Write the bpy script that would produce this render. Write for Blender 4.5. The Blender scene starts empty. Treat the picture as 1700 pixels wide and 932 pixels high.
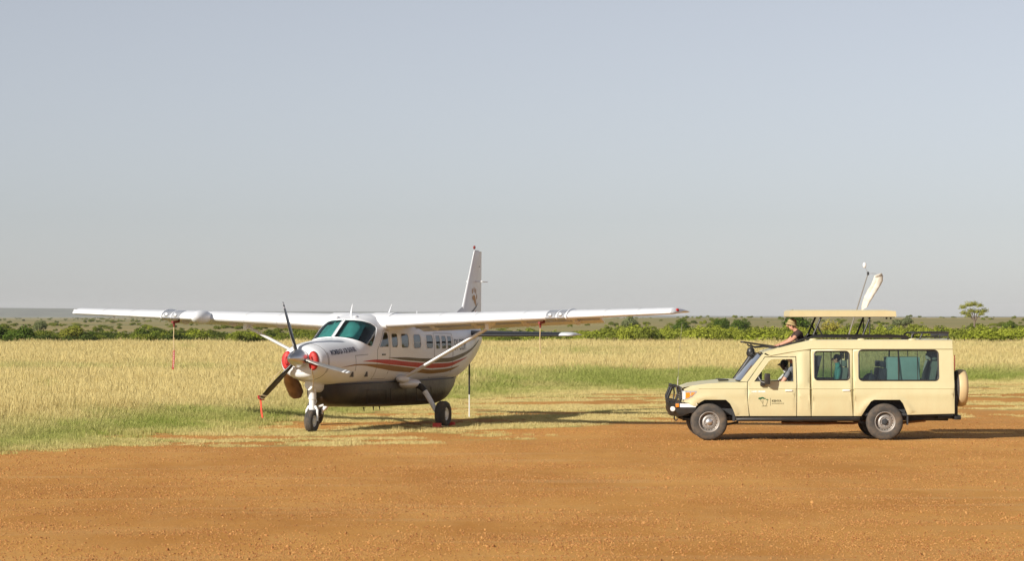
import bpy, bmesh, math, random
import numpy as np
from mathutils import Vector, Matrix, noise
from mathutils.geometry import delaunay_2d_cdt

R = math.radians
SC = bpy.context.scene
COL = SC.collection
rng = np.random.default_rng(7)
random.seed(7)

# ------------------------------------------------------------------ camera
FPX, CAM_H = 4600.0, 2.70            # focal length for a 1700 px wide frame, eye height (standing in another vehicle)
cam = bpy.data.cameras.new('camera')
cam.sensor_width = 36.0
cam.lens = 36.0 * FPX / 1700.0
cam.clip_start, cam.clip_end = 0.5, 60000.0
cam_o = bpy.data.objects.new('camera', cam)
COL.objects.link(cam_o)
cam_o.location = (0, 0, CAM_H)
cam_o.rotation_euler = (R(90) + math.atan(60.0 / FPX), 0, 0)
SC.camera = cam_o

# ------------------------------------------------------------------ sky, sun, exposure
SUN_EL, SUN_AZ = R(26), R(224)   # azimuth clockwise from +Y (the view direction): from the left, a little behind the camera
world = bpy.data.worlds.new('World')
SC.world = world
world.use_nodes = True
wn, wl = world.node_tree.nodes, world.node_tree.links
wn.clear()
sky = wn.new('ShaderNodeTexSky')
sky.sky_type = 'NISHITA'
sky.sun_disc = False
sky.sun_elevation = SUN_EL
sky.sun_rotation = SUN_AZ
sky.altitude = 1500
sky.air_density, sky.dust_density, sky.ozone_density = 1.0, 1.25, 3.6
bg = wn.new('ShaderNodeBackground')
bg.inputs['Strength'].default_value = 0.072
wo = wn.new('ShaderNodeOutputWorld')
hs = wn.new('ShaderNodeHueSaturation')           # dusty dry-season air: the whole sky is washed out
hs.inputs['Saturation'].default_value = 0.36
wl.new(sky.outputs[0], hs.inputs['Color'])
tn = wn.new('ShaderNodeMix'); tn.data_type = 'RGBA'; tn.blend_type = 'MULTIPLY'
tn.inputs[0].default_value = 1.0
tn.inputs[7].default_value = (1.0, 0.98, 1.0, 1)
wl.new(hs.outputs[0], tn.inputs[6])
wl.new(tn.outputs[2], bg.inputs[0])
wl.new(bg.outputs[0], wo.inputs[0])
sun = bpy.data.lights.new('sun', 'SUN')
sun.energy, sun.angle, sun.color = 4.6, R(0.6), (1.0, 0.945, 0.855)
sun_o = bpy.data.objects.new('sun', sun)
COL.objects.link(sun_o)
sd = Vector((math.sin(SUN_AZ) * math.cos(SUN_EL), math.cos(SUN_AZ) * math.cos(SUN_EL), math.sin(SUN_EL)))
sun_o.rotation_euler = sd.to_track_quat('Z', 'Y').to_euler()
sun_o.location = sd * 50
SC.view_settings.view_transform = 'Standard'
SC.view_settings.look = 'None'
SC.view_settings.gamma = 1.0
SC.view_settings.use_curve_mapping = False
SC.view_settings.exposure = 0.36
SC.render.engine = 'CYCLES'
SC.cycles.max_bounces = 8
SC.cycles.transparent_max_bounces = 16

# ------------------------------------------------------------------ helpers
def tag(o, label=None, cat=None, group=None, kind=None):
    if label: o['label'] = label
    if cat: o['category'] = cat
    if group: o['group'] = group
    if kind: o['kind'] = kind
    return o

def link(name, me, parent=None, mat=None):
    o = bpy.data.objects.new(name, me)
    COL.objects.link(o)
    if parent is not None:
        o.parent = parent
    if mat is not None and me is not None:
        mats = mat if isinstance(mat, (list, tuple)) else [mat]
        for m in mats: me.materials.append(m)
    return o

def empty(name, loc=(0, 0, 0), rz=0.0):
    o = bpy.data.objects.new(name, None)
    COL.objects.link(o)
    o.empty_display_size = 0.2
    o.location = loc
    o.rotation_euler = (0, 0, rz)
    return o

def copy_tree(o, parent=None):
    c = o.copy()
    COL.objects.link(c)
    c.parent = parent
    for ch in list(o.children): copy_tree(ch, c)
    return c

class MB:
    def __init__(s):
        s.v, s.f, s.mi = [], [], []
        s.cur = 0
    def add(s, vs, fs):
        b = len(s.v)
        s.v += [tuple(p) for p in vs]
        s.f += [tuple(b + i for i in f) for f in fs]
        s.mi += [s.cur] * len(fs)
        return s
    def box(s, a, b, bev=0.0):
        (x0, y0, z0), (x1, y1, z1) = a, b
        x0, x1 = sorted((x0, x1)); y0, y1 = sorted((y0, y1)); z0, z1 = sorted((z0, z1))
        if bev <= 0:
            vs = [(x, y, z) for z in (z0, z1) for y in (y0, y1) for x in (x0, x1)]
            return s.add(vs, [(0, 2, 3, 1), (4, 5, 7, 6), (0, 1, 5, 4), (2, 6, 7, 3), (0, 4, 6, 2), (1, 3, 7, 5)])
        bm = bmesh.new()
        bmesh.ops.create_cube(bm, size=1.0)
        for v in bm.verts:
            v.co = Vector(((x0 + x1) / 2 + v.co.x * (x1 - x0), (y0 + y1) / 2 + v.co.y * (y1 - y0), (z0 + z1) / 2 + v.co.z * (z1 - z0)))
        bev = min(bev, 0.45 * min(x1 - x0, y1 - y0, z1 - z0))
        bmesh.ops.bevel(bm, geom=bm.edges[:], offset=bev, segments=2, affect='EDGES', profile=0.6)
        s.bm(bm)
        return s
    def bm(s, bm):
        bm.verts.index_update()
        s.add([v.co[:] for v in bm.verts], [[v.index for v in f.verts] for f in bm.faces])
        bm.free()
        return s
    def tube(s, pts, r, n=8, cap=True, squash=None):
        pts = [Vector(p) for p in pts]
        rs = r if isinstance(r, (list, tuple)) else [r] * len(pts)
        t0 = (pts[1] - pts[0]).normalized()
        up = Vector((0, 0, 1)) if abs(t0.z) < 0.9 else Vector((0, 1, 0))
        u = t0.cross(up).normalized()
        vs, fs = [], []
        for i, p in enumerate(pts):
            a = pts[max(i - 1, 0)]; b = pts[min(i + 1, len(pts) - 1)]
            t = (b - a).normalized()
            u = (u - t * u.dot(t)).normalized()
            w = t.cross(u)
            for k in range(n):
                an = 2 * math.pi * k / n
                q = 1.0 if squash is None else squash
                vs.append(p + (u * math.cos(an) + w * math.sin(an) * q) * rs[i])
        for i in range(len(pts) - 1):
            for k in range(n):
                fs.append((i * n + k, i * n + (k + 1) % n, (i + 1) * n + (k + 1) % n, (i + 1) * n + k))
        if cap:
            fs.append(tuple(range(n - 1, -1, -1)))
            fs.append(tuple((len(pts) - 1) * n + k for k in range(n)))
        return s.add(vs, fs)
    def lathe(s, prof, c=(0, 0, 0), axis='y', n=32):
        """prof: (offset along axis, radius)"""
        vs, fs = [], []
        c = Vector(c)
        for (a, r) in prof:
            for k in range(n):
                t = 2 * math.pi * k / n
                p = {'y': (math.cos(t) * r, a, math.sin(t) * r), 'x': (a, math.cos(t) * r, math.sin(t) * r), 'z': (math.cos(t) * r, math.sin(t) * r, a)}[axis]
                vs.append(c + Vector(p))
        for i in range(len(prof) - 1):
            for k in range(n):
                fs.append((i * n + k, i * n + (k + 1) % n, (i + 1) * n + (k + 1) % n, (i + 1) * n + k))
        return s.add(vs, fs)
    def loft(s, rings, closed=True, caps=False):
        n = len(rings[0])
        vs = [p for r in rings for p in r]
        fs = []
        for i in range(len(rings) - 1):
            for k in range(n if closed else n - 1):
                fs.append((i * n + k, i * n + (k + 1) % n, (i + 1) * n + (k + 1) % n, (i + 1) * n + k))
        if caps:
            fs.append(tuple(range(n - 1, -1, -1)))
            fs.append(tuple((len(rings) - 1) * n + k for k in range(n)))
        return s.add(vs, fs)
    def ellipsoid(s, c, r, nu=14, nv=9, warp=None):
        rings = []
        for j in range(nv + 1):
            ph = math.pi * j / nv
            rr = max(math.sin(ph), 1e-3)
            ring = []
            for k in range(nu):
                t = 2 * math.pi * k / nu
                p = Vector((c[0] + r[0] * rr * math.cos(t), c[1] + r[1] * rr * math.sin(t), c[2] + r[2] * math.cos(ph)))
                ring.append(warp(p) if warp else p)
            rings.append(ring)
        return s.loft(rings)
    def build(s, name, mat, parent=None, smooth=40, recalc=True):
        me = bpy.data.meshes.new(name)
        me.from_pydata([tuple(p) for p in s.v], [], s.f)
        if any(s.mi): me.polygons.foreach_set('material_index', s.mi)
        if recalc:
            b = bmesh.new(); b.from_mesh(me)
            bmesh.ops.recalc_face_normals(b, faces=b.faces[:])
            b.to_mesh(me); b.free()
        if smooth:
            me.polygons.foreach_set('use_smooth', [True] * len(me.polygons))
            me.set_sharp_from_angle(angle=R(smooth))
        me.update()
        return link(name, me, parent, mat)

# ------------------------------------------------------------------ materials
class NT:
    """small node-tree helper"""
    def __init__(s, name):
        s.m = bpy.data.materials.new(name)
        s.m.use_nodes = True
        s.n, s.l = s.m.node_tree.nodes, s.m.node_tree.links
        s.n.clear()
        s.out = s.n.new('ShaderNodeOutputMaterial')
    def node(s, t, **kw):
        nd = s.n.new(t)
        for k, v in kw.items():
            if hasattr(nd, k) and k not in ('inputs',): setattr(nd, k, v)
        return nd
    def set(s, sock, v):
        if hasattr(v, 'links') and hasattr(v, 'is_output'): s.l.new(v, sock)
        elif isinstance(v, (tuple, list)) and sock.type == 'RGBA' and len(v) == 3: sock.default_value = (*v, 1)
        else: sock.default_value = v
    def math(s, op, a, b=None, c=None, clamp=False):
        nd = s.n.new('ShaderNodeMath'); nd.operation = op; nd.use_clamp = clamp
        for i, v in enumerate((a, b, c)):
            if v is not None: s.set(nd.inputs[i], v)
        return nd.outputs[0]
    def mix(s, f, a, b, blend='MIX'):
        nd = s.n.new('ShaderNodeMix'); nd.data_type = 'RGBA'; nd.blend_type = blend
        s.set(nd.inputs[0], f); s.set(nd.inputs[6], a); s.set(nd.inputs[7], b)
        return nd.outputs[2]
    def coord(s, which='Object'):
        return s.n.new('ShaderNodeTexCoord').outputs[which]
    def noise(s, vec, scale, detail=3, rough=0.55, dim='3D'):
        nd = s.n.new('ShaderNodeTexNoise'); nd.noise_dimensions = dim
        s.l.new(vec, nd.inputs['Vector'])
        nd.inputs['Scale'].default_value = scale; nd.inputs['Detail'].default_value = detail; nd.inputs['Roughness'].default_value = rough
        return nd.outputs['Fac']
    def remap(s, v, a, b, c=0.0, d=1.0):
        nd = s.n.new('ShaderNodeMapRange'); nd.clamp = True
        s.set(nd.inputs[0], v)
        for i, q in enumerate((a, b, c, d)): nd.inputs[i + 1].default_value = q
        return nd.outputs[0]
    def mapping(s, vec, scale=(1, 1, 1), rot=(0, 0, 0)):
        nd = s.n.new('ShaderNodeMapping'); s.l.new(vec, nd.inputs[0])
        nd.inputs['Scale'].default_value = scale; nd.inputs['Rotation'].default_value = rot
        return nd.outputs[0]
    def bump(s, h, strength, dist):
        nd = s.n.new('ShaderNodeBump'); s.l.new(h, nd.inputs['Height'])
        nd.inputs['Strength'].default_value = strength; nd.inputs['Distance'].default_value = dist
        return nd.outputs[0]
    def pbr(s, color, rough=0.5, metal=0.0, normal=None, **kw):
        nd = s.n.new('ShaderNodeBsdfPrincipled')
        s.set(nd.inputs['Base Color'], color); s.set(nd.inputs['Roughness'], rough); s.set(nd.inputs['Metallic'], metal)
        if normal is not None: s.l.new(normal, nd.inputs['Normal'])
        for k, v in kw.items(): s.set(nd.inputs[k.replace('_', ' ')], v)
        s.l.new(nd.outputs[0], s.out.inputs[0])
        return nd

def mat(name, color, rough=0.5, metal=0.0, var=0.10, vscale=3.0, bump=0.0, bscale=60.0, dirt=None, dirt_amt=0.0, dirt_scale=2.0, **kw):
    t = NT(name)
    co = t.coord()
    n = t.noise(co, vscale, 4)
    c0 = tuple(max(0, c * (1 - var)) for c in color); c1 = tuple(min(1, c * (1 + var)) for c in color)
    c = t.mix(t.remap(n, 0.3, 0.7), c0, c1)
    rg = t.remap(t.noise(co, vscale * 4, 3), 0.3, 0.7, max(0.02, rough - 0.06), min(1, rough + 0.08))
    if dirt is not None:
        f = t.math('MULTIPLY', t.remap(t.noise(co, dirt_scale, 6, 0.65), 0.42, 0.72), dirt_amt)
        c = t.mix(f, c, dirt)
    nm = t.bump(t.noise(co, bscale, 3), bump, 0.02) if bump else None
    t.pbr(c, rg, metal, nm, **kw)
    return t.m

def glass_mat(name, tint, refl=0.06, rough=0.02):
    t = NT(name)
    tr = t.node('ShaderNodeBsdfTransparent'); t.set(tr.inputs[0], tint)
    gl = t.node('ShaderNodeBsdfGlossy'); gl.inputs['Roughness'].default_value = rough
    lw = t.node('ShaderNodeLayerWeight'); lw.inputs[0].default_value = 0.25
    f = t.remap(lw.outputs['Fresnel'], 0.0, 1.0, refl, 1.0)
    mx = t.node('ShaderNodeMixShader')
    t.l.new(f, mx.inputs[0]); t.l.new(tr.outputs[0], mx.inputs[1]); t.l.new(gl.outputs[0], mx.inputs[2])
    t.l.new(mx.outputs[0], t.out.inputs[0])
    return t.m

DUST = (0.42, 0.24, 0.10)
M = {}
M['white'] = mat('aircraft_white_paint', (0.775, 0.79, 0.81), 0.38, var=0.02, vscale=1.0, dirt=(0.70, 0.66, 0.60), dirt_amt=0.14, dirt_scale=0.6, Coat_Weight=0.15, Coat_Roughness=0.25)
M['white2'] = mat('plain_white_paint', (0.80, 0.80, 0.79), 0.4, var=0.04, dirt=DUST, dirt_amt=0.15)
M['pod'] = mat('pod_dark_paint', (0.016, 0.010, 0.007), 0.42, var=0.15, dirt=(0.10, 0.055, 0.025), dirt_amt=0.35)
M['black'] = mat('black_powder_coat', (0.014, 0.014, 0.014), 0.45, var=0.2, dirt=DUST, dirt_amt=0.05)
M['rubber'] = mat('dusty_tyre_rubber', (0.055, 0.050, 0.045), 0.85, var=0.15, bump=0.3, bscale=40, dirt=(0.28, 0.19, 0.11), dirt_amt=0.45, dirt_scale=5)
M['boot'] = mat('deice_boot_black', (0.02, 0.02, 0.022), 0.4)
M['chrome'] = mat('polished_spinner_metal', (0.72, 0.72, 0.73), 0.34, 1.0, var=0.05)
M['steel'] = mat('dusty_wheel_steel', (0.33, 0.31, 0.285), 0.5, 0.45, dirt=DUST, dirt_amt=0.3, dirt_scale=8)
M['alu'] = mat('bare_aluminium', (0.62, 0.62, 0.62), 0.35, 0.9)
M['exhaust'] = mat('heat_stained_exhaust', (0.17, 0.075, 0.025), 0.42, 0.55, var=0.35, vscale=5)
M['blade_skylit'] = mat('propeller_blade_skylit_face', (0.42, 0.40, 0.37), 0.38, 0.5, var=0.12)  # paler copy of the blade material: sky light put into the colour
M['blade'] = mat('propeller_blade_paint', (0.030, 0.029, 0.028), 0.35, 0.2, var=0.2)
M['red_cloth'] = mat('red_vinyl_cover', (0.46, 0.022, 0.018), 0.55, var=0.2, vscale=6, bump=0.4, bscale=15)
M['red_paint'] = mat('red_stripe_paint', (0.46, 0.016, 0.007), 0.5, var=0.08)
M['brown_paint'] = mat('ochre_stripe_paint', (0.28, 0.135, 0.026), 0.5, var=0.08)
M['olive_paint'] = mat('olive_stripe_paint', (0.10, 0.072, 0.020), 0.5, var=0.08)
M['navy_paint'] = mat('navy_lettering_paint', (0.02, 0.022, 0.05), 0.35)
M['seam'] = mat('dark_panel_seam', (0.10, 0.095, 0.09), 0.7)  # plain dark grey of panel seams, gap lines and latches
t = NT('cream_vehicle_paint')
co = t.coord()
sx = t.node('ShaderNodeSeparateXYZ'); t.l.new(co, sx.inputs[0])
c = t.mix(t.remap(t.noise(co, 1.5, 4), .3, .7), (0.575, 0.525, 0.305), (0.615, 0.560, 0.330))
grime = t.noise(t.mapping(co, (3, 3, 1.2)), 2.2, 6, .68)
low = t.math('ADD', t.remap(sx.outputs[2], 0.5, 1.25, 0.62, 0.06), t.math('MULTIPLY', t.math('SUBTRACT', grime, .5), .9), clamp=True)   # red dust thrown up by the wheels, thickest on the sills
c = t.mix(t.math('MULTIPLY', low, .42), c, (0.46, 0.27, 0.105))
speck = t.remap(t.noise(co, 38, 3, .7), .66, .76)
c = t.mix(t.math('MULTIPLY', speck, .25), c, (0.30, 0.19, 0.09))
t.pbr(c, t.remap(t.math('ADD', low, t.math('MULTIPLY', grime, .3)), 0, .7, .24, .62), 0.0, t.bump(t.noise(co, 1.1, 2), .25, .03), Coat_Weight=0.25, Coat_Roughness=0.15)
M['cream'] = t.m
M['cream_cover'] = mat('cream_vinyl_cover', (0.60, 0.45, 0.24), 0.5, var=0.05)
M['interior'] = mat('dark_interior_trim', (0.035, 0.036, 0.038), 0.8)
M['seat'] = mat('grey_green_seat_canvas', (0.20, 0.23, 0.19), 0.85, bump=0.3)
M['teal'] = mat('pale_storage_box_plastic', (0.27, 0.40, 0.38), 0.6)
M['headliner'] = mat('cream_headliner', (0.45, 0.40, 0.27), 0.9)
M['glass_truck'] = glass_mat('tinted_teal_glass', (0.56, 0.68, 0.645), 0.07)
M['glass_clear'] = glass_mat('clear_windscreen_glass', (0.66, 0.72, 0.72), 0.035, 0.06)
M['glass_cab'] = glass_mat('green_cockpit_glass', (0.38, 0.72, 0.66), 0.07)
M['glass_cabin'] = glass_mat('smoked_cabin_glass', (0.16, 0.27, 0.25), 0.10)
M['glass_light'] = mat('landing_light_glass', (0.34, 0.35, 0.37), 0.15, var=0.3, Coat_Weight=1.0)
M['lens'] = mat('clear_lamp_lens', (0.85, 0.85, 0.83), 0.12, Coat_Weight=1.0)
M['amber'] = mat('amber_lamp_lens', (0.80, 0.25, 0.02), 0.2, Coat_Weight=1.0)
M['shade'] = mat('reflective_sunshade', (0.45, 0.62, 0.66), 0.35, 0.4, var=0.15, vscale=4, bump=0.5, bscale=8)
M['cord'] = mat('cotton_cord', (0.55, 0.42, 0.24), 0.9)
M['sock'] = mat('windsock_fabric', (0.66, 0.62, 0.54), 0.85, var=0.08, dirt=(0.42, 0.32, 0.2), dirt_amt=0.5, dirt_scale=4)
M['skin_light'] = mat('light_skin', (0.56, 0.28, 0.18), 0.5, var=0.06)  # skin tone of the light-skinned people
M['skin_dark'] = mat('dark_skin', (0.075, 0.035, 0.022), 0.45, var=0.1)
M['hair'] = mat('dark_hair', (0.015, 0.011, 0.009), 0.6, bump=0.5, bscale=80)
M['hat'] = mat('khaki_hat_canvas', (0.38, 0.28, 0.13), 0.9, var=0.1, bump=0.3)
M['brown_shirt'] = mat('dark_brown_tshirt', (0.055, 0.032, 0.026), 0.9, var=0.15, bump=0.3, bscale=20)
M['grey_shirt'] = mat('grey_tshirt', (0.16, 0.17, 0.19), 0.9, var=0.1, bump=0.3, bscale=20)
M['white_shirt'] = mat('white_shirt_cloth', (0.70, 0.68, 0.62), 0.9, bump=0.3, bscale=20)
M['teal_jacket'] = mat('teal_fleece', (0.09, 0.30, 0.27), 0.95, var=0.15, bump=0.4, bscale=30)
M['khaki'] = mat('khaki_trousers', (0.30, 0.24, 0.14), 0.9)
M['dark_cloth'] = mat('dark_backpack_nylon', (0.03, 0.032, 0.04), 0.7, bump=0.4, bscale=12)
M['green_logo'] = mat('green_logo_print', (0.02, 0.12, 0.05), 0.4)
M['dark_logo'] = mat('dark_logo_print', (0.10, 0.085, 0.04), 0.4)

# ------------------------------------------------------------------ terrain
def vnoise(x, y, seed=0):
    x = np.asarray(x, float); y = np.asarray(y, float)
    xi = np.floor(x).astype(np.int64); yi = np.floor(y).astype(np.int64)
    xf = x - xi; yf = y - yi
    u = xf * xf * (3 - 2 * xf); v = yf * yf * (3 - 2 * yf)
    def h(a, b):
        n = (a * 374761393 + b * 668265263 + seed * 982451653) & 0xFFFFFFFF
        n = ((n ^ (n >> 13)) * 1274126177) & 0xFFFFFFFF
        return ((n ^ (n >> 16)) & 0xFFFF) / 65535.0
    return (h(xi, yi) * (1 - u) + h(xi + 1, yi) * u) * (1 - v) + (h(xi, yi + 1) * (1 - u) + h(xi + 1, yi + 1) * u) * v

def fbm(x, y, seed=0, oct=4):
    t, a, s = 0, 1, 0
    x = np.asarray(x, float); y = np.asarray(y, float)
    x, y = x * 0.87 - y * 0.5 + 0.5 * vnoise(x * 1.7 + 5, y * 1.7, seed + 91), x * 0.5 + y * 0.87 + 0.5 * vnoise(x * 1.7, y * 1.7 + 8, seed + 92)
    for i in range(oct):
        t = t + a * vnoise(x, y, seed + i * 17); s += a
        x, y = (x * 0.8 - y * 0.6) * 2.03 + 3.7, (x * 0.6 + y * 0.8) * 2.03 + 1.3; a *= 0.5      # turned each octave so that no lattice shows
    return t / s

def sstep(a, b, x):
    t = np.clip((np.asarray(x, float) - a) / (b - a), 0, 1)
    return t * t * (3 - 2 * t)

def height(x, y):
    x = np.asarray(x, float); y = np.asarray(y, float)
    d = np.maximum(y, 1)
    rise = 2.1 * sstep(330, 1250, y) * sstep(-0.03, 0.07, x / d) * (1 - sstep(1500, 2600, y))
    und = (fbm(x / 90, y / 90, 3) - 0.5) * 0.9 * sstep(300, 700, y)
    near = (fbm(x / 5, y / 5, 5) - 0.5) * 0.05 * sstep(10, 40, y) * (1 - sstep(200, 330, y))
    return rise + und + near

TX = [-60, -30, -20, -14, -10.8, -9.3, -6.4, -4.6, -1.1, 2.3, 5.9, 14, 22, 30, 60]
TY = [25, 38, 46, 53, 58.6, 64.5, 71.4, 83, 99, 104.4, 104.4, 116, 119.4, 122, 128]
SX = [-60, -30, -14, -9.8, -6.8, -4.4, -0.9, 0.7, 2.3, 4.3, 9, 13.2, 20, 60]
SY = [20, 32, 43.5, 51.0, 55.2, 56.5, 57.5, 63, 68.5, 74, 74, 70.5, 69, 68]
def tall_edge(x): return np.interp(x, TX, TY)
def short_edge(x): return np.interp(x, SX, SY)

def tall_mask(x, y):
    w = (fbm(x / 2.2, y / 3.0, 11) - 0.5) * 7.0
    return sstep(-1.0, 1.2, y - tall_edge(x) + w)
def short_mask(x, y):
    e0 = short_edge(x); e1 = tall_edge(x)
    t = (y - e0) / np.maximum(e1 - e0, 3)
    n = fbm(x / 3.2 + 9, y / 1.9, 21, 5)
    n2 = fbm(x / 0.8, y / 0.6, 22, 3)
    base = np.interp(t, [-0.45, -0.12, 0.12, 0.45, 0.8, 1.0, 1.3], [-1.3, -0.55, 0.05, 0.26, 0.42, 0.55, 0.7])
    base = base - 0.26 * sstep(4, 9, x) * (1 - sstep(0.75, 1.0, t))          # the bare strip behind the vehicle
    return np.clip((n - 0.5) * 2.1 + (n2 - 0.5) * 0.6 + base - 0.03, -1, 1)

def axis_steps(lo, a, b, hi, st, grow=1.13):
    v = list(np.arange(a, b + 1e-6, st))
    s = st
    while v[-1] < hi: s *= grow; v.append(v[-1] + s)
    s = st; u = [v[0]]
    while u[-1] > lo: s *= grow; u.append(u[-1] - s)
    return np.array(u[:0:-1] + v)
gx = axis_steps(-14000, -26, 30, 14000, 0.30)
gy = axis_steps(-400, 28, 128, 14000, 0.30)
GX, GY = np.meshgrid(gx, gy)
gz = height(GX, GY)
nx, ny = len(gx), len(gy)
gv = np.stack([GX.ravel(), GY.ravel(), gz.ravel()], 1)
ii = (np.arange(ny - 1)[:, None] * nx + np.arange(nx - 1)[None]).ravel()
gf = np.stack([ii, ii + 1, ii + nx + 1, ii + nx], 1)
gm = bpy.data.meshes.new('ground')
gm.vertices.add(len(gv)); gm.vertices.foreach_set('co', gv.ravel())
gm.loops.add(gf.size); gm.loops.foreach_set('vertex_index', gf.ravel())
gm.polygons.add(len(gf)); gm.polygons.foreach_set('loop_start', np.arange(0, gf.size, 4))
gm.polygons.foreach_set('use_smooth', np.ones(len(gf), bool))
gm.update(); gm.validate()
for nm, arr in (('tall', tall_mask(GX, GY)), ('short', short_mask(GX, GY))):
    at = gm.attributes.new(nm, 'FLOAT', 'POINT'); at.data.foreach_set('value', np.ascontiguousarray(arr.ravel(), dtype=np.float32))

t = NT('murram_and_grass_ground')
pos = t.node('ShaderNodeNewGeometry').outputs['Position']
def attr(t, nm, typ='GEOMETRY'):
    a = t.node('ShaderNodeAttribute'); a.attribute_name = nm; a.attribute_type = typ
    return a
a_t, a_s = attr(t, 'tall').outputs['Fac'], attr(t, 'short').outputs['Fac']
big = t.noise(t.mapping(pos, (0.8, 0.35, 0.8)), 0.35, 5, 0.6)
med = t.noise(t.mapping(pos, (1, .45, 1)), 1.6, 6, 0.65)
fine = t.noise(t.mapping(pos, (1, .3, 1)), 14, 5, 0.7)
grit = t.noise(t.mapping(pos, (1, .25, 1)), 45, 3, 0.7)
soil = t.mix(t.remap(big, 0.38, 0.62), (0.450, 0.200, 0.042), (0.575, 0.290, 0.074))
soil = t.mix(t.math('MULTIPLY', t.remap(med, 0.48, 0.75), 0.40), soil, (0.53, 0.30, 0.105))
soil = t.mix(t.math('MULTIPLY', t.remap(fine, 0.55, 0.78), 0.50), soil, (0.25, 0.105, 0.030))
soil = t.mix(t.math('MULTIPLY', t.remap(grit, 0.58, 0.78), 0.50), soil, (0.58, 0.34, 0.13))
lane = t.noise(t.mapping(pos, (0.12, 0.9, 1.0), (0, 0, R(-8))), 1.0, 5, 0.62)      # pale dust left along the rolled lanes
soil = t.mix(t.math('MULTIPLY', t.remap(lane, 0.54, 0.72), 0.42), soil, (0.56, 0.36, 0.165))
turf_n = t.noise(pos, 5, 4, 0.6)
turf = t.mix(t.remap(turf_n, 0.35, 0.65), (0.46, 0.35, 0.14), (0.24, 0.25, 0.065))
brk = t.math('ADD', a_s, t.math('MULTIPLY', t.math('SUBTRACT', fine, 0.5), 0.55))
c = t.mix(t.math('MULTIPLY', t.remap(brk, 0.02, 0.25), 0.85), soil, turf)
farn = t.noise(t.mapping(pos, (0.4, 1, 1)), 0.02, 5, 0.6)
under = t.mix(t.remap(farn, 0.40, 0.62), (0.36, 0.275, 0.115), (0.235, 0.215, 0.085))
under = t.mix(t.remap(t.noise(t.mapping(pos, (0.3, 1, 1)), 0.004, 4), 0.48, 0.60), under, (0.21, 0.20, 0.085))
c = t.mix(a_t, c, under)
nrm = t.bump(t.math('ADD', t.math('MULTIPLY', fine, 0.6), t.math('ADD', t.math('MULTIPLY', grit, 0.3), med)), 0.55, 0.035)
t.pbr(c, 0.95, 0.0, nrm, Specular_IOR_Level=0.15)
ground = link('ground', gm, None, t.m)
tag(ground, 'red murram airstrip running into grass savannah', kind='structure')

# far blue ridges
def ridge(name, y0, depth, x0, x1, hfun, seed):
    xs = np.linspace(x0, x1, 160); ys = np.linspace(0, 1, 14)
    X, T = np.meshgrid(xs, ys)
    prof = np.sin(np.pi * T) ** 0.8
    Z = prof * (hfun(X) * (0.86 + 0.28 * fbm(X / 700, T * 3, seed))) - 1.0
    mb = MB()
    vs = np.stack([X.ravel(), y0 + T.ravel() * depth, Z.ravel()], 1)
    n = len(xs)
    fs = [(j * n + i, j * n + i + 1, (j + 1) * n + i + 1, (j + 1) * n + i) for j in range(len(ys) - 1) for i in range(n - 1)]
    mb.add(vs.tolist(), fs)
    o = mb.build(name, M['ridge'], smooth=180)
    tag(o, kind='structure')
    return o
M['ridge'] = mat('wooded_hill_cover', (0.085, 0.095, 0.05), 0.95, var=0.5, vscale=0.01)
ridge('hills', 9300, 1900, -5200, 900, lambda X: np.interp(X, [-5200, -3500, -1900, -1650, -1400, -900, -200, 300, 900], [26, 32, 36, 34, 27, 17, 9, 3, 0]), 3)
ridge('hills', 11600, 1800, -7000, 6000, lambda X: np.interp(X, [-7000, -2500, -1500, -900, -300, 250, 900, 2500, 6000], [24, 26, 24, 27, 24, 12, 6, 4, 3]), 9)

# ------------------------------------------------------------------ instanced ground cover (grass, gravel, scrub)
def proto_collection(name, objs):
    c = bpy.data.collections.new(name)
    for o in objs:
        for cc in list(o.users_collection): cc.objects.unlink(o)
        c.objects.link(o)
    return c

def scatter(name, pts, rot, scl, idx, tint, coll):
    me = bpy.data.meshes.new(name)
    n = len(pts)
    me.vertices.add(n); me.vertices.foreach_set('co', np.asarray(pts, np.float32).ravel())
    for nm, arr, ty in (('rot', rot, 'FLOAT_VECTOR'), ('scl', scl, 'FLOAT_VECTOR')):
        a = me.attributes.new(nm, ty, 'POINT'); a.data.foreach_set('vector', np.asarray(arr, np.float32).ravel())
    a = me.attributes.new('vi', 'INT', 'POINT'); a.data.foreach_set('value', np.asarray(idx, np.int32))
    a = me.attributes.new('tint', 'FLOAT', 'POINT'); a.data.foreach_set('value', np.asarray(tint, np.float32))
    o = link(name, me)
    ng = bpy.data.node_groups.new(name + '_scatter', 'GeometryNodeTree')
    ng.interface.new_socket('Geometry', in_out='INPUT', socket_type='NodeSocketGeometry')
    ng.interface.new_socket('Geometry', in_out='OUTPUT', socket_type='NodeSocketGeometry')
    gi, go = ng.nodes.new('NodeGroupInput'), ng.nodes.new('NodeGroupOutput')
    iop = ng.nodes.new('GeometryNodeInstanceOnPoints')
    ci = ng.nodes.new('GeometryNodeCollectionInfo')
    ci.inputs[0].default_value = coll
    ci.inputs['Separate Children'].default_value = True
    ci.inputs['Reset Children'].default_value = True
    def na(nm, ty):
        q = ng.nodes.new('GeometryNodeInputNamedAttribute'); q.data_type = ty; q.inputs[0].default_value = nm
        return q.outputs[0]
    L = ng.links
    L.new(gi.outputs[0], iop.inputs['Points'])
    L.new(ci.outputs[0], iop.inputs['Instance'])
    iop.inputs['Pick Instance'].default_value = True
    L.new(na('vi', 'INT'), iop.inputs['Instance Index'])
    L.new(na('rot', 'FLOAT_VECTOR'), iop.inputs['Rotation'])
    L.new(na('scl', 'FLOAT_VECTOR'), iop.inputs['Scale'])
    L.new(iop.outputs[0], go.inputs[0])
    md = o.modifiers.new('scatter', 'NODES'); md.node_group = ng
    return o

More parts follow.
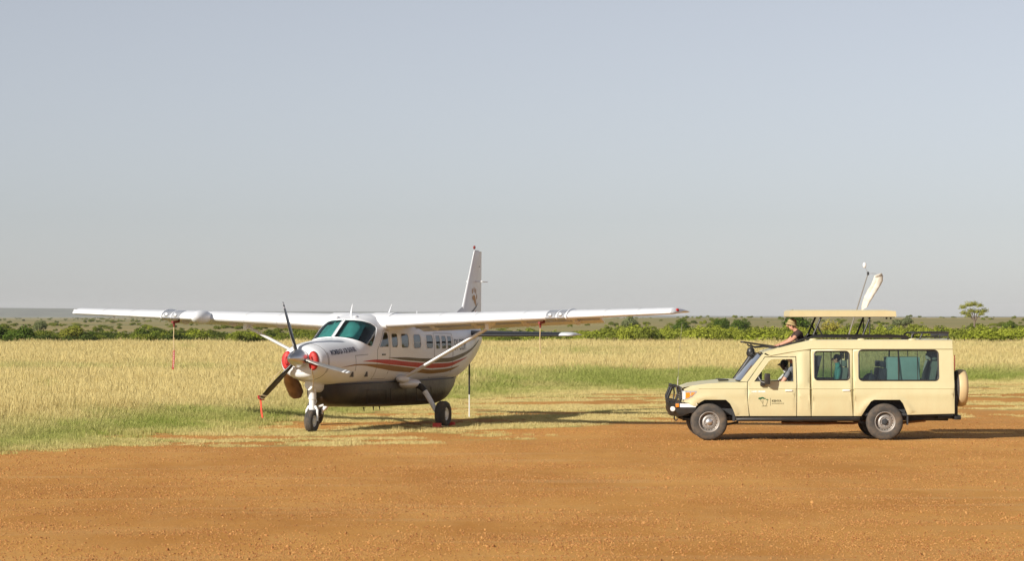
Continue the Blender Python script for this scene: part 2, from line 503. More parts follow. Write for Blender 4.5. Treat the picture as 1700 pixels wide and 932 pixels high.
def leafy_shader(name, build, trans=0.3):
    t = NT(name)
    col, tcol = build(t)
    d = t.node('ShaderNodeBsdfDiffuse'); t.set(d.inputs[0], col)
    tr = t.node('ShaderNodeBsdfTranslucent'); t.set(tr.inputs[0], tcol)
    mx = t.node('ShaderNodeMixShader'); mx.inputs[0].default_value = trans
    t.l.new(d.outputs[0], mx.inputs[1]); t.l.new(tr.outputs[0], mx.inputs[2])
    t.l.new(mx.outputs[0], t.out.inputs[0])
    return t.m

def grass_cols(t):
    tint = attr(t, 'tint', 'INSTANCER').outputs['Fac']
    u = attr(t, 'along').outputs['Fac']          # 0 at the blade's foot, 1 at its tip
    rv = attr(t, 'rv').outputs['Fac']
    dry = t.mix(rv, (0.63, 0.50, 0.205), (0.78, 0.66, 0.32))
    grn = t.mix(rv, (0.185, 0.275, 0.040), (0.36, 0.41, 0.085))
    g = t.math('ADD', tint, t.math('MULTIPLY', t.math('SUBTRACT', 0.45, u), 0.45), clamp=True)
    c = t.mix(g, dry, grn)
    return c, c
M['grass'] = leafy_shader('savannah_grass_blades', grass_cols, 0.35)

def grass_patch(name, n, rad, hmin, hmax, wid, seed, seedheads=0.3):
    r = np.random.default_rng(seed)
    vs, fs, al, rv = [], [], [], []
    for i in range(n):
        a = r.uniform(0, 2 * math.pi); d = rad * math.sqrt(r.uniform())
        x, y = d * math.cos(a), d * math.sin(a)
        h = r.uniform(hmin, hmax); w = wid * r.uniform(0.6, 1.4)
        la = r.uniform(0, 2 * math.pi); ln = h * r.uniform(0.05, 0.45)
        dx, dy = math.cos(la) * ln, math.sin(la) * ln
        fa = r.uniform(0, math.pi); wx, wy = math.cos(fa) * w, math.sin(fa) * w
        b = len(vs); q = r.uniform()
        head = r.uniform() < seedheads
        tw = 1.3 if head else 0.12
        vs += [(x - wx, y - wy, -0.03), (x + wx, y + wy, -0.03), (x + dx * .35 - wx * .8, y + dy * .35 - wy * .8, h * .55), (x + dx * .35 + wx * .8, y + dy * .35 + wy * .8, h * .55),
               (x + dx - wx * tw, y + dy - wy * tw, h), (x + dx + wx * tw, y + dy + wy * tw, h)]
        fs += [(b, b + 1, b + 3, b + 2), (b + 2, b + 3, b + 5, b + 4)]
        al += [0, 0, .55, .55, 1, 1]; rv += [q] * 6
    me = bpy.data.meshes.new(name); me.from_pydata(vs, [], fs)
    for nm, ar in (('along', al), ('rv', rv)):
        a = me.attributes.new(nm, 'FLOAT', 'POINT'); a.data.foreach_set('value', np.array(ar, np.float32))
    return link(name, me, None, M['grass'])

tall_coll = proto_collection('tall_grass_patches', [grass_patch('tall_grass_patch', 300, 0.75, 0.22, 0.62, 0.0042, 40 + i) for i in range(5)])
short_coll = proto_collection('short_grass_patches', [grass_patch('short_grass_patch', 130, 0.30, 0.03, 0.11, 0.004, 60 + i, 0.1) for i in range(4)])

def field_points(d0, d1, base, power, side=1.22, pad=7):
    out = []
    d = d0
    while d < d1:
        st = base * (max(d, 40) / 70.0) ** power
        w = 0.185 * d * side + pad
        n = int(2 * w / st)
        xs = -w + (np.arange(n) + rng.uniform(0, 1, n)) * st
        out.append(np.stack([xs, d + rng.uniform(0, st, n), np.full(n, st)], 1))
        d += st
    return np.concatenate(out)

P = field_points(36, 240, 0.50, 0.72)
tm = tall_mask(P[:, 0], P[:, 1])
P = P[tm > rng.uniform(0.25, 0.75, len(P))]
x, y, st = P.T
into = y - tall_edge(x)
band = fbm(x / 16, y / 9, 31); spots = fbm(x / 3, y / 2.5, 33)
green = 1.0 * (1 - sstep(1, 17, into)) + 0.55 * sstep(0.56, 0.70, band) * (1 - sstep(60, 130, into)) + 0.35 * sstep(0.60, 0.75, spots)
left_band = np.exp(-((y - 121) / 8.0) ** 2) * (1 - sstep(-9, -3, x)) * 0.55
right_band = np.exp(-((y - 116) / 9.0) ** 2) * sstep(0, 5, x) * 0.55
clumps = fbm(x / 1.3, y / 2.2, 37)
green = np.clip(green * 0.85 + left_band + right_band + 0.9 * (clumps - 0.5) * (0.40 + green) + 0.0, 0.0, 0.95)
hs = np.interp(into, [-3, 0, 5, 14, 40], [0.22, 0.38, 0.62, 0.95, 1.05]) * (0.45 + 1.0 * fbm(x / 2.5, y / 5, 35)) * (0.75 + 0.5 * rng.uniform(0, 1, len(x))) * (1 - 0.25 * green)
wsc = np.clip(st / 0.55, 0.9, 2.6)
weed = rng.uniform(0, 1, len(x)) > 0.9965
green = np.where(weed, 0.98, green); hs = np.where(weed, hs * 1.25 + .1, hs); wsc = np.where(weed, wsc * .55, wsc)
tall_grass = scatter('tall_grass', np.stack([x, y, height(x, y)], 1), np.stack([rng.normal(0, .05, len(x)), rng.normal(0, .05, len(x)), rng.uniform(0, 6.28, len(x))], 1),
                     np.stack([wsc, wsc, hs], 1), rng.integers(0, 5, len(x)), green, tall_coll)
tag(tall_grass, 'tall dry tan savannah grass with green patches behind the airstrip', 'grass', kind='stuff')

P = field_points(34, 125, 0.27, 0.75)
sm = short_mask(P[:, 0], P[:, 1]); tm = tall_mask(P[:, 0], P[:, 1])
P = P[(sm > rng.uniform(0.02, 0.42, len(P))) & (tm < 0.8)]
x, y, st = P.T
into = tall_edge(x) - y
green = np.clip(0.10 + 0.65 * (1 - sstep(0, 11, into)) + 0.5 * (fbm(x / 2, y / 1.5, 41) - 0.5) * 2, 0, 0.9)
hs = 0.35 + 0.9 * (1 - sstep(0, 12, into)) * rng.uniform(0.3, 1.5, len(x)) + 0.25 * rng.uniform(0, 1, len(x)) + 0.7 * (rng.uniform(0, 1, len(x)) > 0.97)
wsc = rng.uniform(0.35, 1.3, len(x))
short_grass = scatter('short_grass', np.stack([x, y, height(x, y)], 1), np.stack([np.zeros(len(x)), np.zeros(len(x)), rng.uniform(0, 6.28, len(x))], 1),
                      np.stack([wsc, wsc, hs], 1), rng.integers(0, 4, len(x)), green, short_coll)
tag(short_grass, 'short straw and green grass tufts along the edge of the red strip', 'grass', kind='stuff')

# gravel on the murram
def pebble(name, seed):
    bm = bmesh.new(); bmesh.ops.create_icosphere(bm, subdivisions=1, radius=1)
    r = random.Random(seed)
    for v in bm.verts: v.co = Vector((v.co.x * 1.2, v.co.y, v.co.z * .7)) * r.uniform(.7, 1.15)
    me = bpy.data.meshes.new(name); bm.to_mesh(me); bm.free()
    return link(name, me, None, M['gravel'])
t = NT('laterite_gravel')
tint = attr(t, 'tint', 'INSTANCER').outputs['Fac']
t.pbr(t.mix(tint, (0.28, 0.11, 0.028), (0.60, 0.33, 0.11)), 0.9)
M['gravel'] = t.m
peb = proto_collection('pebbles', [pebble('pebble', i) for i in range(4)])
N = 260000
d = 26 + 52 * rng.uniform(0, 1, N) ** 1.25
x = rng.uniform(-1, 1, N) * (0.185 * d * 1.15 + 2)
clump = fbm(x / 1.6, d / 1.2, 51)
k = (clump > rng.uniform(0.22, 0.72, N)) & (tall_mask(x, d) < 0.3)
x, d = x[k], d[k]
sz = 0.006 + 0.009 * rng.uniform(0, 1, len(x)) ** 2 + 0.012 * (rng.uniform(0, 1, len(x)) > 0.993)
gravel = scatter('gravel', np.stack([x, d, height(x, d) + sz * 0.25], 1), rng.uniform(0, 6.28, (len(x), 3)), np.repeat(sz[:, None], 3, 1), rng.integers(0, 4, len(x)), rng.uniform(0, 1, len(x)) ** 1.6 * .70 + .05, peb)
tag(gravel, 'loose laterite gravel strewn over the red murram', 'gravel', kind='stuff')

# ------------------------------------------------------------------ bushes and trees
def leaf_cols(t):
    oi = t.node('ShaderNodeObjectInfo')
    rv = attr(t, 'rv').outputs['Fac']
    c = t.mix(0.55, oi.outputs['Color'], t.mix(rv, (0.3, 0.3, 0.3), (1.0, 1.0, 1.0)), 'MULTIPLY')
    return c, t.mix(0.5, c, (0.25, 0.30, 0.03))
M['leaf'] = leafy_shader('bush_foliage', leaf_cols, 0.22)
def scrub_cols(t):
    tint = attr(t, 'tint', 'INSTANCER').outputs['Fac']
    rv = attr(t, 'rv').outputs['Fac']
    c = t.mix(tint, (0.085, 0.115, 0.026), (0.36, 0.39, 0.052))
    c = t.mix(0.5, c, t.mix(rv, (0.35, 0.35, 0.35), (1, 1, 1)), 'MULTIPLY')
    return c, c
M['scrub'] = leafy_shader('scrub_foliage', scrub_cols, 0.22)
M['bark'] = mat('grey_brown_bark', (0.16, 0.12, 0.085), 0.9, var=0.25, vscale=8, bump=0.6, bscale=20)

def crown(lobes, n, leaf, seed, shell=0.55):
    """leaf-sized faces spread through the outer part of several lobes (centre, radii)"""
    r = np.random.default_rng(seed)
    vol = np.array([l[1][0] * l[1][1] + l[1][0] * l[1][2] for l in lobes]); vol = vol / vol.sum()
    vs, fs, rv = [], [], []
    for li, (c, rad) in enumerate(lobes):
        m = int(n * vol[li])
        tone = r.uniform(0.25, 1.0)
        for _ in range(m):
            v = r.normal(size=3); v /= np.linalg.norm(v)
            if v[2] < -0.35: v[2] *= -0.6
            q = r.uniform(shell, 1.0) * (0.82 + 0.36 * float(vnoise(v[0] * 2.3 + li * 5 + 20, v[1] * 2.3 + v[2] * 3.1 + 20, seed)))
            p = np.array(c) + v * np.array(rad) * q
            if p[2] < 0.03: continue
            nn = v + r.normal(size=3) * 0.75; nn /= np.linalg.norm(nn)
            a = np.cross(nn, r.normal(size=3)); a /= np.linalg.norm(a); bb = np.cross(nn, a)
            s = leaf * r.uniform(0.55, 1.35)
            b = len(vs)
            vs += [p - a * s, p + bb * s * .55, p + a * s, p - bb * s * .55]
            fs.append((b, b + 1, b + 2, b + 3))
            rv += [min(1, max(0, tone * 0.6 + r.uniform(0, .55)))] * 4
    me = bpy.data.meshes.new('crown'); me.from_pydata([tuple(p) for p in vs], [], fs)
    a = me.attributes.new('rv', 'FLOAT', 'POINT'); a.data.foreach_set('value', np.array(rv, np.float32))
    return me

def stems(n, h, spread, r0, seed):
    r = random.Random(seed); mb = MB()
    for i in range(n):
        a = r.uniform(0, 6.28); l = spread * r.uniform(.3, 1)
        mb.tube([(math.cos(a) * .05, math.sin(a) * .05, -.1), (math.cos(a) * l * .35, math.sin(a) * l * .35, h * .45), (math.cos(a) * l, math.sin(a) * l, h * r.uniform(.75, 1))], [r0, r0 * .7, r0 * .3], 6)
    me = bpy.data.meshes.new('trunk'); me.from_pydata([tuple(p) for p in mb.v], [], mb.f)
    return me

def bush_lobes(seed, k, flat=1.0, w=1.0):
    r = random.Random(seed); L = []
    for i in range(k):
        a = r.uniform(0, 6.28); d = r.uniform(0.15, 0.62) * w
        rr = r.uniform(0.30, 0.48)
        z = r.uniform(0.22, 0.66) * flat * (1.15 - 0.5 * d / w)
        L.append(((math.cos(a) * d, math.sin(a) * d, z), (rr * w * r.uniform(.85, 1.15), rr * w, rr * r.uniform(.75, 1) * flat)))
    return L
# unit crowns: about 2 wide, 1 high
BUSH = [crown(bush_lobes(100 + i, 9 + i % 3), 2600, 0.062, 200 + i) for i in range(5)]
OPEN = [crown(bush_lobes(140 + i, 8, 1.0), 900, 0.050, 240 + i, 0.2) for i in range(2)]
STEM = [stems(5, 0.6, 0.5, 0.035, 300 + i) for i in range(3)]
for me in BUSH + OPEN: me.materials.append(M['leaf'])
for me in STEM: me.materials.append(M['bark'])

def place_bush(px, dist, wid, hgt, proto, color, label, name='bush', cat='bush', group='bushes beyond the grass field', stem=0, rz=None):
    """px: bearing of the plant in the 1700-unit field of view, dist: metres away; wid and hgt in metres"""
    X = (px - 850) / FPX * dist
    e = empty(name, (X, dist, float(height(X, dist))), random.uniform(0, 6.28) if rz is None else rz)
    c = link('crown', proto, e); c.scale = (wid / 2, wid / 2, hgt); c.color = (*color, 1)
    s = link('trunk', STEM[stem % 3], e); s.scale = (wid / 2, wid / 2, hgt)
    tag(e, label, cat, group)
    return e
DK, MD, BR, YL, GY_ = (0.095, 0.145, 0.024), (0.15, 0.20, 0.030), (0.33, 0.37, 0.042), (0.42, 0.36, 0.07), (0.20, 0.225, 0.10)
B = place_bush
B(6, 254, 4.0, 1.90, BUSH[0], DK, 'dark green bush cut by the left edge of the picture')
B(42, 250, 3.4, 1.85, BUSH[1], DK, 'dark round bush second from the left edge, below the blue hills')
B(66, 420, 2.6, 2.3, BUSH[2], GY_, 'grey green tree standing behind the two dark bushes at far left', 'tree', 'tree', 'trees beyond the grass field')
B(122, 252, 3.2, 1.95, BUSH[3], (0.26, 0.26, 0.045), 'broad yellowish green bush below the tip of the left wing')
B(153, 257, 2.4, 1.45, BUSH[4], DK, 'small dark bush right beside the yellowish bush under the left wingtip')
B(244, 261, 3.0, 1.75, BUSH[0], MD, 'rounded bush between the left wingtip and the hanging red streamer')
B(330, 254, 4.6, 1.40, BUSH[1], BR, 'low bright green bush just right of the hanging red streamer')
B(405, 252, 4.4, 1.40, BUSH[2], BR, 'low bright green bush seen beneath the left wing strut')
B(985, 257, 3.6, 1.50, BUSH[3], BR, 'bright green dome shaped bush just right of the tailplane tip')
B(1046, 520, 4.2, 2.9, BUSH[4], GY_, 'grey green leaning tree below the right wingtip', 'tree', 'tree', 'trees beyond the grass field')
B(1060, 255, 5.6, 1.30, BUSH[0], BR, 'low bright green bush between the tailplane and the truck')
B(1133, 400, 3.9, 2.1, BUSH[1], DK, 'dark bush behind the truck antenna')
B(1197, 420, 3.2, 2.55, BUSH[2], DK, 'dark round tree, left one of the touching pair ahead of the hatted passenger', 'tree', 'tree', 'trees beyond the grass field')
B(1227, 425, 3.5, 2.35, BUSH[3], DK, 'dark round tree, right one of the touching pair ahead of the hatted passenger', 'tree', 'tree', 'trees beyond the grass field')
B(1190, 252, 5.4, 1.40, BUSH[4], BR, 'low bright green bush ahead of the truck windscreen')
B(1270, 250, 5.2, 1.50, BUSH[0], BR, 'low bright green bush ahead of the hatted passenger arm')
B(1318, 380, 5.4, 3.3, BUSH[1], DK, 'tall dark tree behind the hatted passenger', 'tree', 'tree', 'trees beyond the grass field')
B(1372, 269, 4.6, 2.6, OPEN[0], YL, 'open yellowish thorn bush behind the struts of the raised roof')
B(1470, 330, 4.2, 2.0, OPEN[1], GY_, 'olive thorn bush below the back end of the raised roof')
B(1625, 247, 4.8, 1.55, BUSH[2], BR, 'bright green bush right behind the spare wheel')
B(1682, 248, 4.6, 1.50, BUSH[3], BR, 'bright green bush at the right edge of the picture')
B(1676, 470, 3.6, 2.0, BUSH[4], MD, 'round olive bush to the right of the lone acacia')
B(1500, 560, 5.0, 2.2, BUSH[0], GY_, 'grey green shrub on the slope above the roof rack')

def acacia(px, dist, h, w, color, label, seed, flat=False):
    X = (px - 850) / FPX * dist
    e = empty('acacia_tree', (X, dist, float(height(X, dist))))
    r = random.Random(seed)
    mb = MB(); L = []
    fork = Vector((0.03 * w, 0, h * .30))
    mb.tube([(0, 0, -.3), (0.01 * w, 0, h * .15), fork], [h * .045, h * .038, h * .032], 8)
    ends = [(-.42, .05, .80), (-.22, -.1, .88), (.02, .12, .90), (.22, -.08, .86), (.40, .05, .66), (-.36, .1, .58), (.12, 0, .64), (-.12, .0, .66), (.28, -.05, .55), (-.22, .05, .50)] if not flat else [(-.42, 0, .80), (-.2, .1, .88), (.05, -.1, .92), (.25, .1, .87), (.43, 0, .80)]
    for (a, b, z) in ends:
        p = Vector((a * w * .85, b * w, h * z * .92)); m = fork.lerp(p, .5) + Vector((0, 0, h * .05))
        mb.tube([fork, m, p], [h * .022, h * .015, h * .006], 6)
        L.append(((a * w, b * w, h * z), (w * .19 * r.uniform(.85, 1.2), w * .18, h * (.05 if flat else .15) * r.uniform(.85, 1.2))))
    mb.build('trunk', M['bark'], e)
    me = crown(L, 5200, w * 0.022, seed, 0.1)
    me.materials.append(M['leaf'])
    c = link('crown', me, e); c.color = (*color, 1)
    tag(e, label, 'acacia', 'lone acacias on the savannah')
    return e
acacia(1617, 505, 5.0, 4.6, (0.36, 0.36, 0.07), 'lone open crowned acacia on the skyline right of the truck', 5)
acacia(189, 1700, 6.2, 8.0, (0.17, 0.19, 0.09), 'distant flat topped acacia beneath the left wing', 6, True)

# dense low thicket along the far edge of the field and scattered scrub beyond it: one mass each
def scrub_proto(name, me0):
    me = me0.copy(); me.materials.clear(); me.materials.append(M['scrub'])
    return link(name, me)
scol = proto_collection('scrub_prototypes', [scrub_proto('scrub', me) for me in BUSH[:4] + OPEN[:1]])
pts, sc, ti = [], [], []
for i in range(1000):
    px = rng.uniform(-90, 1790); dist = rng.uniform(247, 292)
    dens = np.interp(px, [-100, 20, 170, 440, 800, 1000, 1110, 1330, 1480, 1570, 1800], [.8, .9, .8, .95, .9, 1, .75, 1, .7, .9, 1])
    if rng.uniform() > dens: continue
    X = (px - 850) / FPX * dist
    hh = rng.uniform(0.80, 1.40) * (1 + 0.38 * (px > 1000))
    w = rng.uniform(1.0, 2.4)
    pts.append((X, dist, float(height(X, dist)) - 0.08)); sc.append((w * .8, w * .8, hh))
    ti.append(np.clip(rng.normal(np.interp(px, [0, 250, 420, 1000, 1700], [.12, .22, .40, .74, .80]), .2), 0, 1))
n = len(pts)
th = scatter('thicket', pts, np.stack([np.zeros(n), np.zeros(n), rng.uniform(0, 6.28, n)], 1), sc, rng.integers(0, 4, n), ti, scol)
tag(th, 'continuous low green thicket along the far edge of the grass field', 'thicket', kind='stuff')
pts, sc, ti = [], [], []
for i in range(1900):
    dist = 300 * (10 ** rng.uniform(0, 1.2)); px = rng.uniform(-120, 1820)
    cl = float(fbm(px / 90 + 3, math.log(dist) * 6, 71, 3))
    lim = np.interp(px, [-100, 150, 230, 460, 800, 1000, 1800], [.58, .54, .40, .40, .50, .53, .57])
    if cl < lim - rng.uniform(0, .08): continue
    X = (px - 850) / FPX * dist
    hh = rng.uniform(0.35, 1.05) * (1 + .8 * math.log10(dist / 300)); w = hh * rng.uniform(.8, 1.5)
    pts.append((X, dist, float(height(X, dist)) - 0.1)); sc.append((w, w, hh)); ti.append(np.clip(rng.normal(.42, .18), 0, 1))
n = len(pts)
fs_ = scatter('distant_scrub', pts, np.stack([np.zeros(n), np.zeros(n), rng.uniform(0, 6.28, n)], 1), sc, rng.integers(0, 5, n), ti, scol)
tag(fs_, 'scattered distant scrub dotted over the far savannah', 'scrub', kind='stuff')

# ------------------------------------------------------------------ aircraft
# aircraft frame: X aft of the nose datum, Y to port, Z up; the root sits on the ground between the main wheels
TH = R(19.5)
M['maroon'] = mat('dark_red_vinyl', (0.20, 0.022, 0.018), 0.6)
AIR = empty('airplane', (-3.284, 68.2, float(height(-3.3, 68.2))), R(90) - TH)
tag(AIR, 'white high wing propeller airplane with red and ochre stripes and dark belly pod', 'airplane')
def A(X, Y, Z): return Vector((X - 5.49, -Y, Z))

def pchip(xs, ys):
    xs = np.array(xs, float); ys = np.array(ys, float)
    h = np.diff(xs); d = np.diff(ys) / h
    m = np.zeros_like(xs)
    for i in range(1, len(xs) - 1):
        if d[i - 1] * d[i] > 0:
            w1 = 2 * h[i] + h[i - 1]; w2 = h[i] + 2 * h[i - 1]
            m[i] = (w1 + w2) / (w1 / d[i - 1] + w2 / d[i])
    m[0], m[-1] = d[0], d[-1]
    def f(x):
        i = int(np.clip(np.searchsorted(xs, x) - 1, 0, len(xs) - 2))
        t = min(max((x - xs[i]) / h[i], 0), 1)
        return ((2 * t**3 - 3 * t**2 + 1) * ys[i] + (t**3 - 2 * t**2 + t) * h[i] * m[i] + (-2 * t**3 + 3 * t**2) * ys[i + 1] + (t**3 - t**2) * h[i] * m[i + 1])
    return f
f_top = pchip([0.74, 0.77, 0.84, 0.98, 1.20, 1.60, 2.10, 2.58, 2.66, 3.00, 3.36, 3.60, 4.10, 5.0, 6.5, 8.0, 10.0, 11.5, 12.75], [1.93, 1.98, 2.02, 2.055, 2.095, 2.13, 2.165, 2.20, 2.235, 2.435, 2.625, 2.69, 2.73, 2.735, 2.70, 2.63, 2.50, 2.42, 2.36])
f_bot = pchip([0.74, 0.77, 0.84, 0.98, 1.20, 1.60, 2.20, 3.0, 4.0, 8.0, 9.3, 10.3, 11.2, 11.94, 12.75], [1.40, 1.33, 1.28, 1.24, 1.19, 1.13, 1.06, 1.02, 1.0, 1.0, 1.02, 1.13, 1.34, 1.56, 1.94])
f_hw = pchip([0.74, 0.77, 0.84, 0.98, 1.20, 1.60, 2.10, 2.80, 3.6, 4.5, 8.4, 9.5, 11.0, 12.2, 12.75], [0.42, 0.47, 0.515, 0.55, 0.59, 0.64, 0.70, 0.765, 0.80, 0.81, 0.80, 0.70, 0.45, 0.18, 0.05])
f_n = pchip([0.74, 1.2, 2.2, 3.2, 4.5, 8.5, 10.5, 12.75], [2.15, 2.25, 2.35, 2.6, 3.0, 3.0, 2.5, 2.1])
def sect(X): return f_top(X), f_bot(X), f_hw(X), f_n(X)
def surf(X, phi, off=0.0):
    t, b, w, n = sect(X); zc, hh = (t + b) / 2, (t - b) / 2
    s, c = math.sin(phi), math.cos(phi)
    return A(X, (w + off) * math.copysign(abs(s) ** (2 / n), s), zc + (hh + off) * math.copysign(abs(c) ** (2 / n), c))
def ysurf(X, z):
    t, b, w, n = sect(X); zc, hh = (t + b) / 2, (t - b) / 2
    q = min(abs(z - zc) / hh, 0.999)
    return w * (1 - q ** n) ** (1 / n)
def skin(X, z, side=1, off=0.004): return A(X, side * (ysurf(X, z) + off), z)

xs = sorted(set([0.74, .755, .77, .80, .84, .90, .95] + list(np.arange(1.0, 2.55, .12)) + [2.54, 2.58, 2.62, 2.66] + list(np.arange(2.74, 4.3, .08)) + list(np.arange(4.4, 9.0, .2)) + list(np.arange(9.1, 12.7, .15)) + [12.75]))
NPH = 72
bm = bmesh.new()
rows = [[bm.verts.new(surf(X, 2 * math.pi * k / NPH)) for k in range(NPH)] for X in xs]
for i in range(len(rows) - 1):
    for k in range(NPH):
        bm.faces.new((rows[i][k], rows[i + 1][k], rows[i + 1][(k + 1) % NPH], rows[i][(k + 1) % NPH]))
bm.faces.new(rows[0]); bm.faces.new(rows[-1][::-1])
bmesh.ops.recalc_face_normals(bm, faces=bm.faces[:])

def cut_patch(bm, poly, ax=(0, 2), keep=lambda c: True, flip=False):
    """slice bm along a convex outline given in two local axes, take the faces inside out as a mesh of their own"""
    a, b = ax
    cx = sum(p[0] for p in poly) / len(poly); cy = sum(p[1] for p in poly) / len(poly)
    lo = [min(p[i] for p in poly) - .4 for i in (0, 1)]; hi = [max(p[i] for p in poly) + .4 for i in (0, 1)]
    for i in range(len(poly)):
        p, q = poly[i], poly[(i + 1) % len(poly)]
        nrm = [0, 0, 0]; nrm[a] = q[1] - p[1]; nrm[b] = -(q[0] - p[0])
        co = [0, 0, 0]; co[a], co[b] = p
        fs = [f for f in bm.faces if keep(f.calc_center_median()) and lo[0] < f.calc_center_median()[a] < hi[0] and lo[1] < f.calc_center_median()[b] < hi[1]]
        geom = list({e for f in fs for e in f.edges}) + list({v for f in fs for v in f.verts}) + fs
        bmesh.ops.bisect_plane(bm, geom=geom, plane_co=co, plane_no=nrm, dist=1e-5)
    def inside(c):
        s = 0
        for i in range(len(poly)):
            p, q = poly[i], poly[(i + 1) % len(poly)]
            cr = (q[0] - p[0]) * (c[b] - p[1]) - (q[1] - p[1]) * (c[a] - p[0])
            if s == 0: s = 1 if cr > 0 else -1
            elif (1 if cr > 0 else -1) != s: return False
        return True
    sel = [f for f in bm.faces if keep(f.calc_center_median()) and inside(f.calc_center_median())]
    new = bmesh.new(); mp = {}
    for f in sel:
        vv = []
        for v in f.verts:
            if v not in mp: mp[v] = new.verts.new(v.co)
            vv.append(mp[v])
        new.faces.new(vv)
    bmesh.ops.delete(bm, geom=sel, context='FACES')
    return new

def bm_obj(bm, name, mat_, parent, smooth=40):
    me = bpy.data.meshes.new(name)
    bm.to_mesh(me)
    me.polygons.foreach_set('use_smooth', [True] * len(me.polygons))
    if smooth < 180: me.set_sharp_from_angle(angle=R(smooth))
    return link(name, me, parent, mat_)

def rim(bm, rad=0.008, n=6):
    """a bead along the open border of a pane"""
    mb = MB()
    es = {e for e in bm.edges if len(e.link_faces) == 1}
    while es:
        e = es.pop(); loop = [e.verts[0], e.verts[1]]
        while True:
            nx_ = [k for k in loop[-1].link_edges if k in es]
            if not nx_: break
            k = nx_[0]; es.discard(k); loop.append(k.other_vert(loop[-1]))
        pts = [v.co.copy() for v in loop]
        q = [pts[0]]
        for p in pts[1:]:
            if (p - q[-1]).length > 0.004: q.append(p)
        if len(q) > 3: mb.tube(q, rad, n)
    return mb

def rrect(x0, x1, z0, z1, r, n=4):
    out = []
    for cx, cz, a0 in ((x1 - r, z1 - r, 0), (x0 + r, z1 - r, 90), (x0 + r, z0 + r, 180), (x1 - r, z0 + r, 270)):
        for i in range(n + 1):
            a = R(a0 + 90 * i / n); out.append((cx + r * math.cos(a), cz + r * math.sin(a)))
    return out
lx = lambda X: X - 5.49
# windscreen: two panes either side of the centre post
post = 0.030
for yb in (-post, post):
    fs = [f for f in bm.faces if 2.4 < f.calc_center_median().x + 5.49 < 3.9]
    geom = list({e for f in fs for e in f.edges}) + list({v for f in fs for v in f.verts}) + fs
    bmesh.ops.bisect_plane(bm, geom=geom, plane_co=(0, yb, 0), plane_no=(0, 1, 0), dist=1e-5)
ws = [(2.56, 2.30), (2.60, 2.205), (2.72, 2.135), (2.90, 2.045), (3.07, 1.985), (3.19, 1.990), (3.66, 2.42), (3.665, 2.455), (3.58, 2.53), (3.44, 2.595), (3.33, 2.625), (2.9, 2.60)]
ws = [(lx(a), b) for a, b in ws]
panes = []
for kp in (lambda c: c.y < -post, lambda c: c.y > post):
    p = cut_patch(bm, ws, keep=kp)
    o = bm_obj(p.copy(), 'windscreen_pane', M['glass_cab'], AIR, 180)
    rim(p, 0.012).build('rubber_seal', M['white'], o)
    panes.append(o)
wins = [[(3.60, 1.965), (4.16, 1.965), (4.165, 2.28), (4.12, 2.32), (4.00, 2.325), (3.93, 2.30)],
        rrect(4.36, 4.75, 1.95, 2.29, .07), rrect(4.98, 5.47, 1.93, 2.28, .09), rrect(5.79, 6.29, 1.91, 2.26, .09), rrect(6.66, 7.13, 1.90, 2.24, .09),
        rrect(7.33, 7.63, 1.88, 2.22, .05), rrect(7.74, 8.06, 1.88, 2.21, .05), rrect(8.16, 8.46, 1.88, 2.20, .05)]
for kp in (lambda c: c.y < -.3, lambda c: c.y > .3):
    for i, w in enumerate(wins):
        p = cut_patch(bm, [(lx(a), b) for a, b in w], keep=kp)
        bmesh.ops.translate(p, verts=p.verts[:], vec=(0, 0, 0))
        o = bm_obj(p.copy(), 'cabin_window', M['glass_cab'] if i == 0 else M['glass_cabin'], AIR, 180)
        rim(p, 0.009).build('window_seal', M['white'], o)
        p.free()
fus = bm_obj(bm, 'fuselage', M['white'], AIR, 32)
bm.free()

# inside the cabin: floor, bulkhead, seats, folded sunshades behind the windscreen
MB().box(A(2.7, -.50, 1.22), A(9.0, .50, 1.26)).build('cabin_floor', M['interior'], AIR)
MB().box(A(2.72, -.62, 1.30), A(3.0, .62, 1.97), .03).build('instrument_panel', M['interior'], AIR)
for X in (3.75, 4.7, 5.6, 6.5, 7.4):
    for Y in (-.42, .42):
        MB().box(A(X, Y - .22, 1.5), A(X + .45, Y + .22, 1.6), .03).box(A(X + .40, Y - .22, 1.55), A(X + .52, Y + .22, 2.10), .04).box(A(X + .1, Y - .15, 1.26), A(X + .35, Y + .15, 1.5)).build('cabin_seat', M['interior'], AIR)
for sgn in (1, -1):
    mb = MB(); rows_ = []
    for i in range(9):
        u = i / 8
        X0 = 2.78 + .66 * u
        ring = []
        for j in range(9):
            w = j / 8
            yy = sgn * (0.05 + (.50 - .05 * u) * w)
            zt = f_top(X0) - .07 - .10 * w * w - .02 * math.sin(7 * w + 3 * u)
            low = 2.10 + .05 * math.sin(5 * w)
            ring.append(A(X0 + .05, yy, max(zt, low - .02)))
        rows_.append(ring)
    mb.loft(rows_, closed=False).build('sunshade', M['shade'], AIR, 180)

